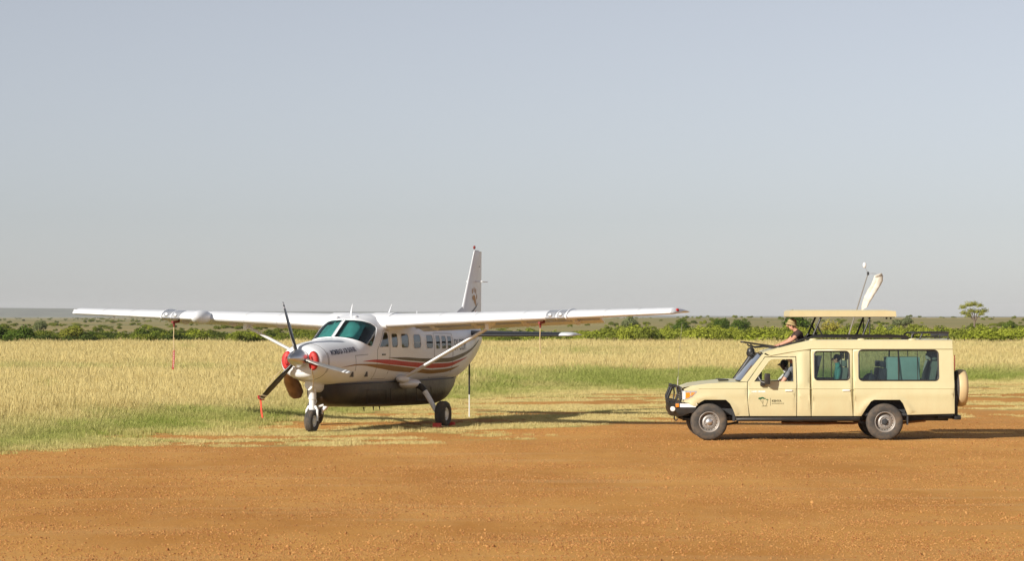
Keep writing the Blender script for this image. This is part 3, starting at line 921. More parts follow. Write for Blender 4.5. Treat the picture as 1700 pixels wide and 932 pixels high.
# paint: stripes and lettering laid on the skin
def stripe(name, pts, mat_, side):
    X = [p[0] for p in pts]; fa = pchip(X, [p[1] for p in pts]); fb = pchip(X, [p[2] for p in pts])
    N = 90; mb = MB(); ring = []
    for i in range(N + 1):
        x = X[0] + (X[-1] - X[0]) * i / N
        ring.append([skin(x, fb(x) + (fa(x) - fb(x)) * k / 4, side, 0.005) for k in range(5)])
    mb.loft(ring, closed=False).build(name, mat_, AIR, 180, recalc=True)
brown = [(1.64, 1.512, 1.508), (2.45, 1.58, 1.548), (3.62, 1.56, 1.46), (4.67, 1.50, 1.37), (6.35, 1.40, 1.30), (7.22, 1.36, 1.26), (8.11, 1.37, 1.28), (9.24, 1.43, 1.42)]
red = [(2.66, 1.642, 1.638), (3.33, 1.67, 1.61), (4.12, 1.66, 1.55), (5.22, 1.60, 1.49), (6.35, 1.55, 1.43), (7.22, 1.515, 1.40), (8.11, 1.515, 1.41), (9.07, 1.57, 1.51), (10.11, 1.65, 1.645)]
olive = [(4.12, 1.712, 1.708), (5.22, 1.70, 1.63), (6.35, 1.66, 1.58), (7.22, 1.645, 1.54), (8.11, 1.645, 1.54), (9.07, 1.71, 1.61), (10.63, 1.86, 1.80), (12.08, 2.08, 2.065)]
for sgn in (1, -1):
    stripe('ochre_stripe', brown, M['brown_paint'], sgn); stripe('red_stripe', red, M['red_paint'], sgn); stripe('olive_stripe', olive, M['olive_paint'], sgn)

def text_mesh(txt, size=1.0, shear=0.0, space=1.0, bold=0.0):
    cu = bpy.data.curves.new('lettering', 'FONT'); cu.body = txt; cu.size = size; cu.shear = shear; cu.space_character = space; cu.offset = bold
    cu.fill_mode = 'FRONT'
    o = bpy.data.objects.new('lettering', cu); COL.objects.link(o)
    dg = bpy.context.evaluated_depsgraph_get()
    me = bpy.data.meshes.new_from_object(o.evaluated_get(dg))
    bpy.data.objects.remove(o)
    bm = bmesh.new(); bm.from_mesh(me)
    bmesh.ops.triangulate(bm, faces=bm.faces[:])
    return bm
def text_on(txt, name, parent, mat_, fun, w, h, **kw):
    bm = text_mesh(txt, **kw)
    X = [v.co.x for v in bm.verts]; Y = [v.co.y for v in bm.verts]
    x0, x1, y0, y1 = min(X), max(X), min(Y), max(Y)
    for v in bm.verts: v.co = fun((v.co.x - x0) / (x1 - x0) * w, (v.co.y - y0) / (y1 - y0) * h)
    o = bm_obj(bm, name, mat_, parent, 180); bm.free()
    return o
text_on('MOMBASA AIR SAFARI', 'airline_lettering', AIR, M['navy_paint'], lambda u, v: skin(1.25 + u, 1.80 + v + .062 * u, 1, .005), 1.20, .115, bold=.03)
text_on('MOMBASA AIR SAFARI', 'airline_lettering', AIR, M['navy_paint'], lambda u, v: skin(1.25 + 1.2 - u, 1.80 + v + .062 * (1.2 - u), -1, .005), 1.20, .115, bold=.03)
text_on('5Y-COH', 'registration', AIR, M['navy_paint'], lambda u, v: skin(8.68 + u, 1.83 + v, 1, .006), 1.25, .29)
text_on('5Y-COH', 'registration', AIR, M['navy_paint'], lambda u, v: skin(8.68 + 1.25 - u, 1.83 + v, -1, .006), 1.25, .29)

def line_on(pts, wid=.008, side=1):
    mb = MB(); 
    mb.tube([skin(x, z, side, .001) for x, z in pts], wid * .5, 5)
    return mb
def densify(pts, n=8):
    out = []
    for (a, b), (c, d) in zip(pts[:-1], pts[1:]):
        out += [(a + (c - a) * i / n, b + (d - b) * i / n) for i in range(n)]
    return out + [pts[-1]]
for sgn in (1, -1):
    for pts in ([(3.48, 1.20), (3.48, 1.90), (3.95, 2.36), (4.24, 2.36), (4.24, 1.20), (3.48, 1.20)], [(7.22, 1.16), (7.22, 2.28), (8.56, 2.26), (8.56, 1.16), (7.22, 1.16)], [(1.10, 1.40), (1.10, 1.86)], [(2.33, 1.42), (2.33, 1.78), (2.95, 1.80)]):
        line_on(densify(pts), .010, sgn).build('panel_seam', M['seam'], AIR)
    MB().box(skin(3.75, 1.77, sgn, -.01), skin(3.93, 1.80, sgn, .025)).build('door_handle', M['black'], AIR)
    MB().box(skin(2.20, 1.28, sgn, -.01), skin(2.24, 1.40, sgn, .02)).build('cowl_latch', M['seam'], AIR)
    MB().box(skin(2.95, 1.27, sgn, -.01), skin(2.99, 1.39, sgn, .02)).build('cowl_latch', M['seam'], AIR)
ring = [surf(1.06, 2 * math.pi * k / 72, .002) for k in range(73)]
MB().tube(ring, .005, 5).build('panel_seam', M['seam'], AIR)

# cargo pod under the belly
fp_bot = pchip([1.86, 1.95, 2.2, 2.8, 4.0, 6.0, 8.3, 8.8, 9.5, 10.4], [.80, .68, .60, .56, .52, .48, .455, .50, .74, 1.12])
fp_w = pchip([1.86, 1.95, 2.2, 2.8, 4.0, 8.0, 9.3, 10.4], [.20, .34, .48, .60, .68, .68, .52, .22])
rings = []
for X in [1.86, 1.88, 1.95, 2.05, 2.2, 2.5] + list(np.arange(2.8, 8.2, .3)) + list(np.arange(8.3, 10.45, .15)):
    b, w = fp_bot(X), fp_w(X); t_ = max(1.10, b + .1) if X < 9.3 else max(1.10 + (X - 9.3) * .12, b + .06)
    r = []
    for k in range(29):
        a = -math.pi / 2 + math.pi * k / 28
        s, c = math.sin(a), math.cos(a)
        e = 2 / 3.4
        r.append(A(X, w * math.copysign(abs(s) ** e, s), t_ - (t_ - b) * abs(c) ** e))
    rings.append(r)
MB().loft(rings, closed=True, caps=True).build('cargo_pod', M['pod'], AIR, 35)
for X0, X1 in ((3.1, 4.3), (4.6, 5.6), (6.3, 7.3)):
    mb = MB()
    for sgn in (1,):
        y = .683
        mb.tube([A(X0, y, .62), A(X1, y, .60), A(X1, y, .93), A(X0, y, .95), A(X0, y, .62)], .006, 5)
    mb.build('pod_door_seam', M['black'], AIR)
for X in (4.3, 4.9, 5.3):
    MB().tube([A(X, 0.1, .50), A(X + .03, .1, .40)], [.02, .008], 6).build('drain_mast', M['black'], AIR)

# engine: intake lip, spinner, propeller, exhaust
MB().lathe([(.0, .20), (-.03, .22), (-.03, .25), (.03, .28)], A(.75, 0, 1.68), 'x', 40).build('cowl_lip', M['white'], AIR)
HUB = A(.60, 0, 1.74)
prop = empty('propeller', HUB); prop.parent = AIR
spr = [(-.47, .004), (-.462, .022), (-.43, .052), (-.36, .096), (-.26, .142), (-.14, .182), (-.02, .206), (.10, .214), (.13, .20)]
MB().lathe(spr, (0, 0, 0), 'x', 40).build('spinner', M['chrome'], prop)
def blade(ang, bare):  # bare: one side painted pale to stand for sky light falling on it
    # blade stands along +z then turns about the shaft; feathered: the chord runs almost fore and aft
    st = [(.16, .045, .045, 0), (.30, .05, .045, 10), (.45, .10, .030, 24), (.70, .135, .022, 22), (.95, .130, .016, 17), (1.18, .110, .011, 13), (1.30, .085, .008, 11), (1.345, .05, .005, 10)]
    rings = []
    for r_, ch, th, tw in st:
        tw = R(78 + (tw - 15) * .5); ring = []
        for k in range(14):
            a = 2 * math.pi * k / 14
            c, s_ = math.cos(a) * ch, math.sin(a) * th
            x_, y_ = c * math.sin(tw) - s_ * math.cos(tw), c * math.cos(tw) + s_ * math.sin(tw)
            ring.append(Vector((x_, y_, r_)))
        rings.append(ring)
    m = Matrix.Rotation(ang, 4, 'X')
    mb = MB().loft([[m @ p for p in r] for r in rings], caps=True)
    o = mb.build('blade', [M['blade'], M['blade_skylit']], prop, 50)
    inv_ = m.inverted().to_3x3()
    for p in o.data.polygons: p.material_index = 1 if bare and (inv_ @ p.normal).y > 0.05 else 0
    for (a, b) in ((1.18, 1.225), (1.27, 1.31)):
        rr = []
        for rad in (a, b):
            ch, th = np.interp(rad, [s[0] for s in st], [s[1] for s in st]) + .004, np.interp(rad, [s[0] for s in st], [s[2] for s in st]) + .004
            tw = R(78 + (np.interp(rad, [s[0] for s in st], [s[3] for s in st]) - 15) * .5)
            rr.append([m @ Vector((math.cos(q) * ch * math.sin(tw) - math.sin(q) * th * math.cos(tw), math.cos(q) * ch * math.cos(tw) + math.sin(q) * th * math.sin(tw), rad)) for q in [2 * math.pi * k / 14 for k in range(14)]])
        MB().loft(rr).build('tip_band', M['white2'], o)
    return o
# port is -y in the local frame; blade one leans 16 degrees to starboard
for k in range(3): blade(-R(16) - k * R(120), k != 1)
mb = MB()
pth = [A(1.02, -.40, 1.42), A(1.22, -.46, 1.22), A(1.42, -.46, 1.05), A(1.50, -.43, .90), A(1.52, -.42, .80)]
mb.tube(pth, [.11, .16, .18, .17, .10], 16)
mb.build('exhaust_stack', M['exhaust'], AIR)

# nose gear
ng_ = empty('nose_gear', A(1.42, 0, 0)); ng_.parent = AIR
o3 = lambda X, Y, Z: A(X, Y, Z) - A(1.42, 0, 0)
MB().tube([o3(1.40, 0, 1.25), o3(1.42, 0, .78)], [.10, .09], 14).tube([o3(1.42, 0, .80), o3(1.43, 0, .52)], .072, 14).build('shock_strut', M['white2'], ng_)
fork = MB()
for s in (1, -1):
    fork.tube([o3(1.43, 0, .60), o3(1.43, s * .09, .595), o3(1.42, s * .135, .52), o3(1.40, s * .138, .27)], [.035, .035, .03, .026], 8)
fork.build('fork', M['white2'], ng_)
MB().box(o3(1.46, -.05, .80), o3(1.56, .05, .95), .01).tube([o3(1.52, 0, .95), o3(1.62, .02, .72), o3(1.47, 0, .55)], .018, 6).build('torque_link', M['white2'], ng_)
MB().tube([o3(1.55, .10, .60), o3(1.62, .2, .63)], .03, 8).build('tow_fitting', M['white2'], ng_)
rings = []
for i in range(11):
    u = i / 10; X = 1.22 + 1.75 * u
    w = (.13 * math.sin(math.pi * min(.12 + u * .9, 1)) ** .5 + .02) * (1 - .55 * u); b = 1.02 - .10 * math.sin(math.pi * min(.1 + u * .95, 1))
    rings.append([A(X, w * math.sin(a), (b + 1.25) / 2 - (1.25 - b) / 2 * math.cos(a)) for a in [2 * math.pi * k / 16 for k in range(16)]])
MB().loft(rings, caps=True).build('gear_fairing', M['white'], AIR)

def aero_wheel(parent, c, r, w):
    e = empty('wheel', c); e.parent = parent
    hw_ = w / 2
    prof = [(-hw_ * .62, r * .50), (-hw_ * .95, r * .62), (-hw_, r * .76), (-hw_ * .88, r * .90), (-hw_ * .55, r * .985), (-hw_ * .30, r * .995), (-hw_ * .28, r * .975), (-hw_ * .2, r * .975), (-hw_ * .18, r), (hw_ * .18, r), (hw_ * .2, r * .975), (hw_ * .28, r * .975), (hw_ * .30, r * .995), (hw_ * .55, r * .985), (hw_ * .88, r * .90), (hw_, r * .76), (hw_ * .95, r * .62), (hw_ * .62, r * .50)]
    MB().lathe(prof, (0, 0, 0), 'y', 40).build('tyre', M['rubber'], e, 50)
    MB().lathe([(-hw_ * .62, r * .51), (-hw_ * .70, r * .47), (-hw_ * .45, r * .40), (-hw_ * .4, r * .22), (-hw_ * .72, r * .18), (-hw_ * .74, .004), (hw_ * .74, .004), (hw_ * .72, r * .18), (hw_ * .4, r * .22), (hw_ * .45, r * .40), (hw_ * .70, r * .47), (hw_ * .62, r * .51)], (0, 0, 0), 'y', 28).build('rim', M['white2'], e, 40)
    for s in (-1, 1):
        for k in range(5):
            a = 2 * math.pi * k / 5
            MB().lathe([(s * hw_ * .36, .001), (s * hw_ * .47, r * .055), (s * hw_ * .47, .001)], (math.cos(a) * r * .31, 0, math.sin(a) * r * .31), 'y', 8).build('rim_hole', M['black'], e)
    return e
aero_wheel(ng_, o3(1.40, 0, .268), .268, .20)
for s in (1, -1):
    mg = empty('main_gear', A(5.49, s * 1.70, 0)); mg.parent = AIR
    q = lambda X, Y, Z: A(X, s * Y, Z) - A(5.49, s * 1.70, 0)
    MB().tube([q(5.68, .70, 1.04), q(5.70, .92, 1.02), q(5.70, 1.05, .965), q(5.68, 1.16, .86)], [.085, .082, .078, .074], 12).build('leg_boot', M['black'], mg)
    MB().tube([q(5.68, 1.14, .875), q(5.63, 1.30, .66), q(5.56, 1.47, .42), q(5.52, 1.55, .33)], [.068, .062, .055, .05], 12).build('leg', M['white2'], mg)
    MB().tube([q(5.50, 1.50, .305), q(5.49, 1.74, .305)], .04, 10).build('axle', M['alu'], mg)
    MB().box(q(5.42, 1.52, .22), q(5.60, 1.56, .40), .01).build('brake', M['black'], mg)
    aero_wheel(mg, q(5.49, 1.70, .318), .318, .26)
    MB().ellipsoid(A(5.62, s * .72, 1.05), (.50, .30, .13)).build('leg_fairing', M['white'], AIR)

# wings, struts, tail
def airfoil(n=14):
    up, lo = [], []
    for i in range(n + 1):
        x = .5 * (1 - math.cos(math.pi * i / n))
        yt = 5 * (.2969 * math.sqrt(x) - .126 * x - .3516 * x * x + .2843 * x**3 - .1036 * x**4)
        cam_ = .04 * (2 * .4 * x - x * x) / .16 if x < .4 else .04 * ((1 - .8) + .8 * x - x * x) / .36
        up.append((x, cam_, yt)); lo.append((x, cam_, -yt))
    return lo[::-1] + up[1:-1]
AF = airfoil()
def wing_sec(Y, le, ch, z, th, c0=0.0, c1=1.0, drop=0.0, twist=0.0):
    out = []
    for x, c, yt in AF:
        x = min(max(x, c0), c1)
        i = np.interp(x, [p[0] for p in AF[14:]], [p[2] for p in AF[14:]])
        xx, zz = x * ch, c * ch + math.copysign(1, yt) * i * th * ch if yt else c * ch
        out.append(A(le + xx * math.cos(twist) + zz * math.sin(twist), Y, z - xx * math.sin(twist) + zz * math.cos(twist) - drop))
    return out
def wgeo(y):
    u = (y - .75) / (7.85 - .75)
    return 3.98 + .34 * u, 1.98 - .76 * u, 2.52 + .27 * u, .175 - .05 * u   # leading edge, chord, height, thickness
M['joint'] = mat('skin_joint_grey', (0.45, 0.44, 0.42), 0.6)
FL0, FL1, FC = 1.0, 5.80, .70
for s in (1, -1):
    W = empty('wing', A(4.9, s * .75, 2.55)); W.parent = AIR
    off = A(4.9, s * .75, 2.55)
    rel = lambda r: [p - off for p in r]
    rings = []
    for y in [.55, .75, .9995, 1.0005] + list(np.linspace(1.4, 5.75, 10)) + [5.7995, 5.8005, 6.3, 6.9, 7.5, 7.72, 7.80]:
        le, ch, z, th = wgeo(y)
        c1 = FC if FL0 < y < FL1 else 1.0
        rings.append(rel(wing_sec(s * y, le, ch, z, th, 0, c1)))
    o = MB().loft(rings, caps=True).build('wing_panel', M['white'], W, 50)
    le, ch, z, th = wgeo(7.80)
    tip = [rel(wing_sec(s * 7.80, le, ch, z, th))] + [rel([A(le + ch * (.5 + (.5 if s > 0 else .5) * 0) , 0, 0)] * 0 or wing_sec(s * (7.80 + d), le + a, ch - a - b, z + c_, th * k)) for d, a, b, c_, k in ((.06, .05, 0, .0, .85), (.11, .20, .0, .01, .55), (.14, .45, .02, .015, .2))]
    MB().loft(tip, caps=True).build('wing_tip', M['white'], W, 60)
    MB().ellipsoid(A(le + .28, s * 7.90, z + .06) - off, (.07, .04, .04), 10, 7).build('navigation_light', M['red_cloth'] if s > 0 else M['lens'], W)
    # flap, partly lowered
    rings = []
    for y in np.linspace(1.02, 5.78, 9):
        le, ch, z, th = wgeo(y)
        sec = wing_sec(s * y, le, ch, z, th, FC + .005, 1.0)
        hinge = A(le + ch * (FC + .02), s * y, z + .02)
        rot = Matrix.Rotation(R(17), 4, 'Y')
        rings.append(rel([hinge + rot @ (p - hinge) + Vector((.05, 0, -.05)) for p in sec]))
    MB().loft(rings, caps=True).build('flap', M['white'], W, 50)
    for y in (1.5, 2.6, 3.9, 5.2):
        le, ch, z, th = wgeo(y)
        MB().loft([[A(le + ch * f - 0, s * y + dy, z + dz) - off for dy, dz in ((-.03, -.02), (.03, -.02), (.025, -d), (-.025, -d))] for f, d in ((.5, .05), (.66, .17), (.82, .20), (.95, .12))], caps=True).build('flap_track', M['white'], W)
    # aileron gap lines and landing light
    le, ch, z, th = wgeo(6.8)
    MB().tube([A(wgeo(y)[0] + wgeo(y)[1] * .78, s * y, wgeo(y)[2] + wgeo(y)[1] * .075) - off for y in (5.85, 6.5, 7.1, 7.7)], .006, 5).build('aileron_gap', M['seam'], W)
    for y0, y1 in ((4.78, 5.02), (5.06, 5.24)):
        rr = []
        for y in np.linspace(y0, y1, 4):
            le, ch, z, th = wgeo(y); sec = wing_sec(s * y, le - .006, ch, z, th * 1.03)
            rr.append(rel(sec[9:20]))
        lo_ = MB().loft(rr, closed=False).build('landing_light', M['glass_light'], W, 180)
        MB().lathe([(-.01, .042), (-.05, .040), (-.06, .002)], A(wgeo(y0)[0] + .05, s * (y0 + y1) / 2, wgeo(y0)[2] + .05) - off, 'x', 14).build('lamp', M['alu'], lo_)
    for y in (2.1, 3.0, 4.2, 6.2, 7.0):
        le, ch, z, th = wgeo(y); rg_ = rel(wing_sec(s * y, le - .001, ch, z, th * 1.006, 0, .68))
        MB().tube(rg_[2:-1], .0035, 4, cap=False).build('skin_joint', M['joint'], W)
    le, ch, z, th = wgeo(5.30)
    rr = [rel(wing_sec(s * y, le - .03, ch + .03, z, th * k)) for y, k in ((5.275, 1.0), (5.28, 1.25), (5.30, 1.25), (5.305, 1.0))]
    MB().loft(rr, caps=True).build('stall_fence', M['white'], W, 50)
    # strut and its fittings
    MB().tube([A(5.12, s * .80, 1.19), A(5.0, s * 1.6, 1.61), A(4.72, s * 3.22, 2.46)], [.085, .085, .075], 14, squash=.5).build('wing_strut', M['white'], AIR)
    MB().ellipsoid(A(5.14, s * .78, 1.17), (.26, .16, .10)).build('strut_fairing', M['white'], AIR)
    MB().loft([[A(4.55 + .5 * u, s * (3.18 + dy), 2.60 - dz * (1 - .6 * u)) for dy, dz in ((-.06, 0), (.06, 0), (.04, .22), (-.04, .22))] for u in (0, .35, 1)], caps=True).build('strut_fairing', M['white'], AIR)
    # root fairing
    rr = []
    for y in (.30, .55, .80):
        le, ch, z, th = wgeo(max(y, .75)); rr.append([A(p.x + 5.49, s * y, 0) + Vector((0, 0, p.z)) for p in wing_sec(s * y, le - .10 * (.8 - y), ch + .2, z - .02, th * 1.12)])
    MB().loft(rr, caps=True).build('root_fairing', M['white'], AIR, 50)
MB().ellipsoid(A(3.98, -4.08, 2.68), (.46, .19, .175), 18, 12).build('radar_pod', M['white'], AIR)
rr = []
for X, hw_, t_ in ((3.45, .30, 2.66), (3.75, .55, 2.73), (4.1, .62, 2.775), (5.0, .64, 2.785), (5.9, .60, 2.76), (6.6, .45, 2.70), (7.2, .2, 2.66)):
    rr.append([A(X, hw_ * math.sin(a), 2.45 + (t_ - 2.45) * abs(math.cos(a)) ** .7) for a in np.linspace(-math.pi / 2, math.pi / 2, 17)])
MB().loft(rr, closed=False).build('wing_centre_fairing', M['white'], AIR, 60)

def flat_sec(pts, axis):  return pts
for s in (1, -1):
    TP = empty('tailplane', A(11.6, s * .1, 2.22)); TP.parent = AIR; off = A(11.6, s * .1, 2.22)
    geo = lambda y: (10.95 + .40 * y / 3.05, 1.55 - .62 * y / 3.05)
    rr = []
    for y in (.02, .6, 1.5, 2.5, 2.9):
        le, ch = geo(y); rr.append([p - off for p in wing_sec(s * y, le, ch, 2.20, .09, 0, .62)])
    MB().loft(rr, caps=True).build('stabilizer', M['white'], TP, 50)
    rr = []
    for y in (.14, .6, 1.5, 2.5, 3.0):
        le, ch = geo(y); rr.append([p - off for p in wing_sec(s * y, le, ch, 2.20, .085, .635, 1.0)])
    MB().loft(rr, caps=True).build('elevator', M['white'], TP, 50)
    rr = []
    for y, k in ((.15, 1.0), (1.5, 1.0), (2.72, 1.0)):
        le, ch = geo(y); rr.append([p - off for p in wing_sec(s * y, le - .006, ch, 2.20, .096)[9:20]])
    MB().loft(rr, closed=False).build('deice_boot', M['boot'], TP, 180)
    rr = []
    le, ch = geo(2.9)
    for y, a, k in ((2.9, 0, .09), (3.0, .05, .085), (3.07, .2, .05)): rr.append([p - off for p in wing_sec(s * y, le + a, ch - a, 2.20, k)])
    MB().loft(rr, caps=True).build('stabilizer_tip', M['white'], TP, 60)
fin_le = lambda z: float(np.interp(z, [2.36, 2.94, 4.50], [11.10, 11.36, 12.28])); fin_te = lambda z: 12.80 + .05 * (z - 2.4) / 2.1
def fin_sec(z, c0, c1, th=.10):
    le, te = fin_le(z), fin_te(z); ch = te - le; out = []
    for x, c, yt in AF:
        x2 = min(max(x, c0), c1); i = np.interp(x2, [p[0] for p in AF[14:]], [p[2] for p in AF[14:]])
        out.append(A(le + x2 * ch, math.copysign(i, yt) * th * ch if yt else 0, z))
    return out
M['paw'] = mat('tan_paw_paint', (0.45, 0.26, 0.11), 0.5)
F = empty('tail_fin', A(11.8, 0, 2.4)); F.parent = AIR; off = A(11.8, 0, 2.4)
MB().loft([[p - off for p in fin_sec(z, 0, .62)] for z in (2.36, 2.94, 3.6, 4.2, 4.44)] + [[p - off + Vector((.02, 0, .05)) for p in fin_sec(4.44, .05, .6, .04)]], caps=True).build('fin', M['white'], F, 50)
MB().loft([[p - off for p in fin_sec(z, .635, 1.0, .095)] for z in (2.42, 2.94, 3.6, 4.2, 4.46)], caps=True).build('rudder', M['white'], F, 50)
MB().tube([A(12.60, -.05, 4.05) - off, A(12.62, .05, 4.05) - off], .01, 5).build('rudder_hinge', M['seam'], F)
dors = [(9.55, 2.50, .05), (10.3, 2.60, .055), (10.9, 2.80, .05), (11.36, 2.96, .045)]
MB().loft([[A(X, -w * 1.8, min(2.40, z - .05)) - off, A(X, -w * .8, z - .06) - off, A(X, 0, z) - off, A(X, w * .8, z - .06) - off, A(X, w * 1.8, min(2.40, z - .05)) - off] for X, z, w in dors] + [[A(11.7, y, z) - off for y, z in ((-.08, 2.40), (-.05, 2.8), (0, 2.96), (.05, 2.8), (.08, 2.40))]], closed=False).build('dorsal_fin', M['white'], F, 60)
for s in (1, -1):
    # dark sweep at the fin foot and the paw mark
    def fy(X, z):
        le, te = fin_le(z), fin_te(z); u = min(max((X - le) / (te - le), 0.001), .999)
        return (np.interp(u, [p[0] for p in AF[14:]], [p[2] for p in AF[14:]]) * .10 * (te - le))
    def onfin(X, z): return A(X, s * (fy(X, z) + .006), z) - off
    sw = [(10.20, 2.70, 2.575), (10.7, 2.70, 2.61), (11.2, 2.715, 2.65), (11.6, 2.77, 2.70), (11.95, 2.86, 2.80), (12.28, 2.98, 2.94), (12.5, 3.09, 3.085)]
    MB().loft([[A(X, s * (max(fy(X, z_), .065 if X < 11.5 else 0) + .008), z_) - off for z_ in (b + .0, (a + b) / 2, a)] for X, a, b in sw], closed=False).build('navy_sweep', M['navy_paint'], F, 180)
    MB().loft([[A(X, s * (fy(X, z_) + .008), z_) - off for z_ in (b, a)] for X, a, b in ((11.75, 2.70, 2.68), (12.0, 2.77, 2.72), (12.25, 2.86, 2.84))], closed=False).build('red_sweep', M['red_paint'], F, 180)
    paw = MB()
    def blob(cx, cz, rx, rz, tilt=0.0, n=14):
        c = [onfin(cx, cz)]
        ring = [onfin(cx + rx * math.cos(a) * math.cos(tilt) - rz * math.sin(a) * math.sin(tilt), cz + rz * math.sin(a) * math.cos(tilt) + rx * math.cos(a) * math.sin(tilt)) for a in [2 * math.pi * k / n for k in range(n)]]
        paw.add(c + ring, [(0, 1 + k, 1 + (k + 1) % n) for k in range(n)])
    blob(12.08, 3.20, .14, .075); blob(12.17, 3.13, .09, .09)
    paw.add([onfin(12.08, 3.14), onfin(12.26, 3.14), onfin(12.30, 2.97), onfin(12.26, 2.96)], [(0, 1, 2, 3)])
    for cx, cz, a in ((11.97, 3.38, 0), (12.11, 3.41, 0), (12.25, 3.38, 0), (12.34, 3.23, 0)): blob(cx, cz, .036, .075, a)
    paw.build('paw_mark', M['paw'], F, 180, recalc=False)
    MB().tube([A(12.25, s * .04, 3.64) - off, A(12.30, s * .22, 3.64) - off, A(12.50, s * .30, 3.63) - off], [.022, .018, .014], 8).build('navigation_antenna', M['white'], F)
MB().ellipsoid(A(12.29, 0, 4.56) - off, (.035, .035, .05), 10, 8).build('beacon', M['maroon'], F)
for X, z0, dx, dz in ((3.74, 2.74, .10, .26), (6.12, 2.72, .24, .28), (8.0, 2.60, .08, .24)):
    MB().tube([A(X, 0, z0 - .06), A(X + dx * .15, 0, z0 + .05), A(X + dx, 0, z0 + dz)], [.03, .022, .007], 8).build('blade_antenna', M['white'], AIR)
for X, Y in ((3.62, .18), (4.4, -.1), (3.5, -.25)):
    MB().ellipsoid(A(X, Y, f_top(X) + .0), (.10, .05, .035), 12, 8).build('roof_fitting', M['white'], AIR)
for s in (1,): MB().tube([skin(1.9, 1.40, s, 0), skin(1.86, 1.39, s, .10), skin(1.6, 1.40, s, .13)], .010, 6).build('probe', M['alu'], AIR)

M['streamer'] = mat('faded_red_streamer', (0.34, 0.035, 0.02), 0.7)
M['orange'] = mat('fluorescent_ribbon', (0.66, 0.06, 0.015), 0.6)
# ---- covers, chocks, cords: separate things
def aw(X, Y, Z):   # aircraft point in world space
    return AIR.matrix_basis @ A(X, Y, Z)
def plug(s, label):
    c = A(.765, s * .315, 1.68)
    e = empty('intake_plug', AIR.matrix_basis @ c, R(90) - TH)
    rr = []
    for dx, k in ((.10, .8), (.0, 1.0), (-.05, .96), (-.075, .75), (-.085, .3)):
        rr.append([Vector((dx + .03 * abs(math.sin(a)) * 0 + .05 * k * max(0, -s * -math.cos(a)), .145 * k * math.cos(a), .225 * k * math.sin(a))) for a in [2 * math.pi * q / 20 for q in range(20)]])
    MB().loft(rr, caps=True).build('pad', M['red_cloth'], e, 60)
    MB().tube([(-.08, 0, .1), (-.14, 0, .05), (-.14, 0, -.05), (-.08, 0, -.1)], .012, 6).build('grab_strap', M['red_cloth'], e)
    tag(e, label, 'intake cover', 'red engine intake covers')
    return e
plug(1, 'red engine intake cover on the camera side of the spinner, cord hanging below it')
plug(-1, 'red engine intake cover half hidden on the far side of the spinner')
def cordthing(name, pts, r, mat_, label, cat):
    o = MB().tube(pts, r, 6).build(name, mat_, None)
    return tag(o, label, cat)
cordthing('cord', [aw(.66, .32, 1.50), aw(.85, .28, 1.30), aw(1.25, .10, 1.02), aw(1.35, .085, .93)], .010, M['cord'], 'thin tan cord from the red intake cover down to the nose gear leg', 'cord')
cordthing('propeller_tie', [aw(.66, -.40, 1.50), aw(.64, -.60, 1.30), aw(.61, -.76, 1.07), aw(.60, -.80, 1.02)], .009, M['cord'], 'thin cord tied from the far intake cover to the lowest propeller blade', 'cord')
pr = empty('propeller_ribbon', aw(.60, -.93, .76), R(90) - TH)
MB().loft([[Vector((-.012, y + o_, z)) for y in (-.020, .020)] + [Vector((.006, y + o_, z)) for y in (.020, -.020)] for z, o_ in ((.02, 0), (-.12, -.012), (-.26, -.022), (-.40, -.05))], caps=True).build('ribbon', M['orange'], pr)
MB().tube([(-.10, 0, .05), (-.03, .05, .10), (.10, .03, .09), (.10, -.03, .02), (-.10, 0, .05)], .02, 6).build('blade_loop', M['red_cloth'], pr)
tag(pr, 'orange red warning ribbon hanging from the tip of the lowest propeller blade', 'ribbon')
def pitot(s, Y, label, streamer):
    le, ch, z, th = wgeo(abs(Y))
    e = empty('pitot_cover', aw(le, Y, z - .05), R(90) - TH)
    MB().tube([(.30, 0, .03), (.26, 0, -.06), (-.02, 0, -.07), (-.10, 0, -.07)], [.02, .03, .035, .03], 8).build('pitot_sleeve', M['maroon'], e)
    MB().tube([(0, 0, -.07), (0, 0, -.19)], [.035, .02], 8).build('cover_neck', M['maroon'], e)
    MB().tube([(0, 0, -.17), (.0, .01, -.45), (0, 0, -.80)], .011, 6).build('cord', M['cord'], e)
    if streamer:
        MB().loft([[Vector((-.006, y + o_, z_)) for y in (-.027, .027)] + [Vector((.006, y + o_, z_)) for y in (.027, -.027)] for z_, o_ in ((-.76, 0), (-.95, .006), (-1.10, .014), (-1.24, .03))], caps=True).build('streamer', M['streamer'], e)
        mk = MB()
        for k in range(9):
            z_ = -.82 - .043 * k; mk.box((-.0078, -.010 + .012 * k / 9, z_), (-.0065, .010 + .012 * k / 9, z_ - .012))
        mk.build('streamer_print', M['white2'], e)
    tag(e, label, 'pitot cover', 'pitot covers hanging from the wings')
pitot(-1, -4.93, 'pitot cover with cord and red streamer under the wing at left', True)
pitot(1, 4.66, 'pitot cover with plain tan cord under the wing towards the truck', False)
def chock(X, Y, rz, label):
    w = aw(X, Y, 0)
    e = empty('wheel_chock', (w.x, w.y, float(height(w.x, w.y)) + .005), rz)
    rr = [[Vector((x, -.10, z)) for x, z in ((-.07, 0), (.07, 0), (.03, .11), (-.02, .11))], [Vector((x, .10, z)) for x, z in ((-.07, 0), (.07, 0), (.03, .11), (-.02, .11))]]
    MB().loft(rr, caps=True).build('block', M['chock'], e, 30)
    MB().tube([(0, -.10, .05), (.02, -.2, .03), (.15, -.24, .01)], .012, 6).build('rope', M['cord'], e)
    tag(e, label, 'wheel chock', 'red wheel chocks at the main wheel')
M['chock'] = mat('faded_red_chock', (0.70, 0.07, 0.05), 0.7, var=.2, dirt=DUST, dirt_amt=.4)
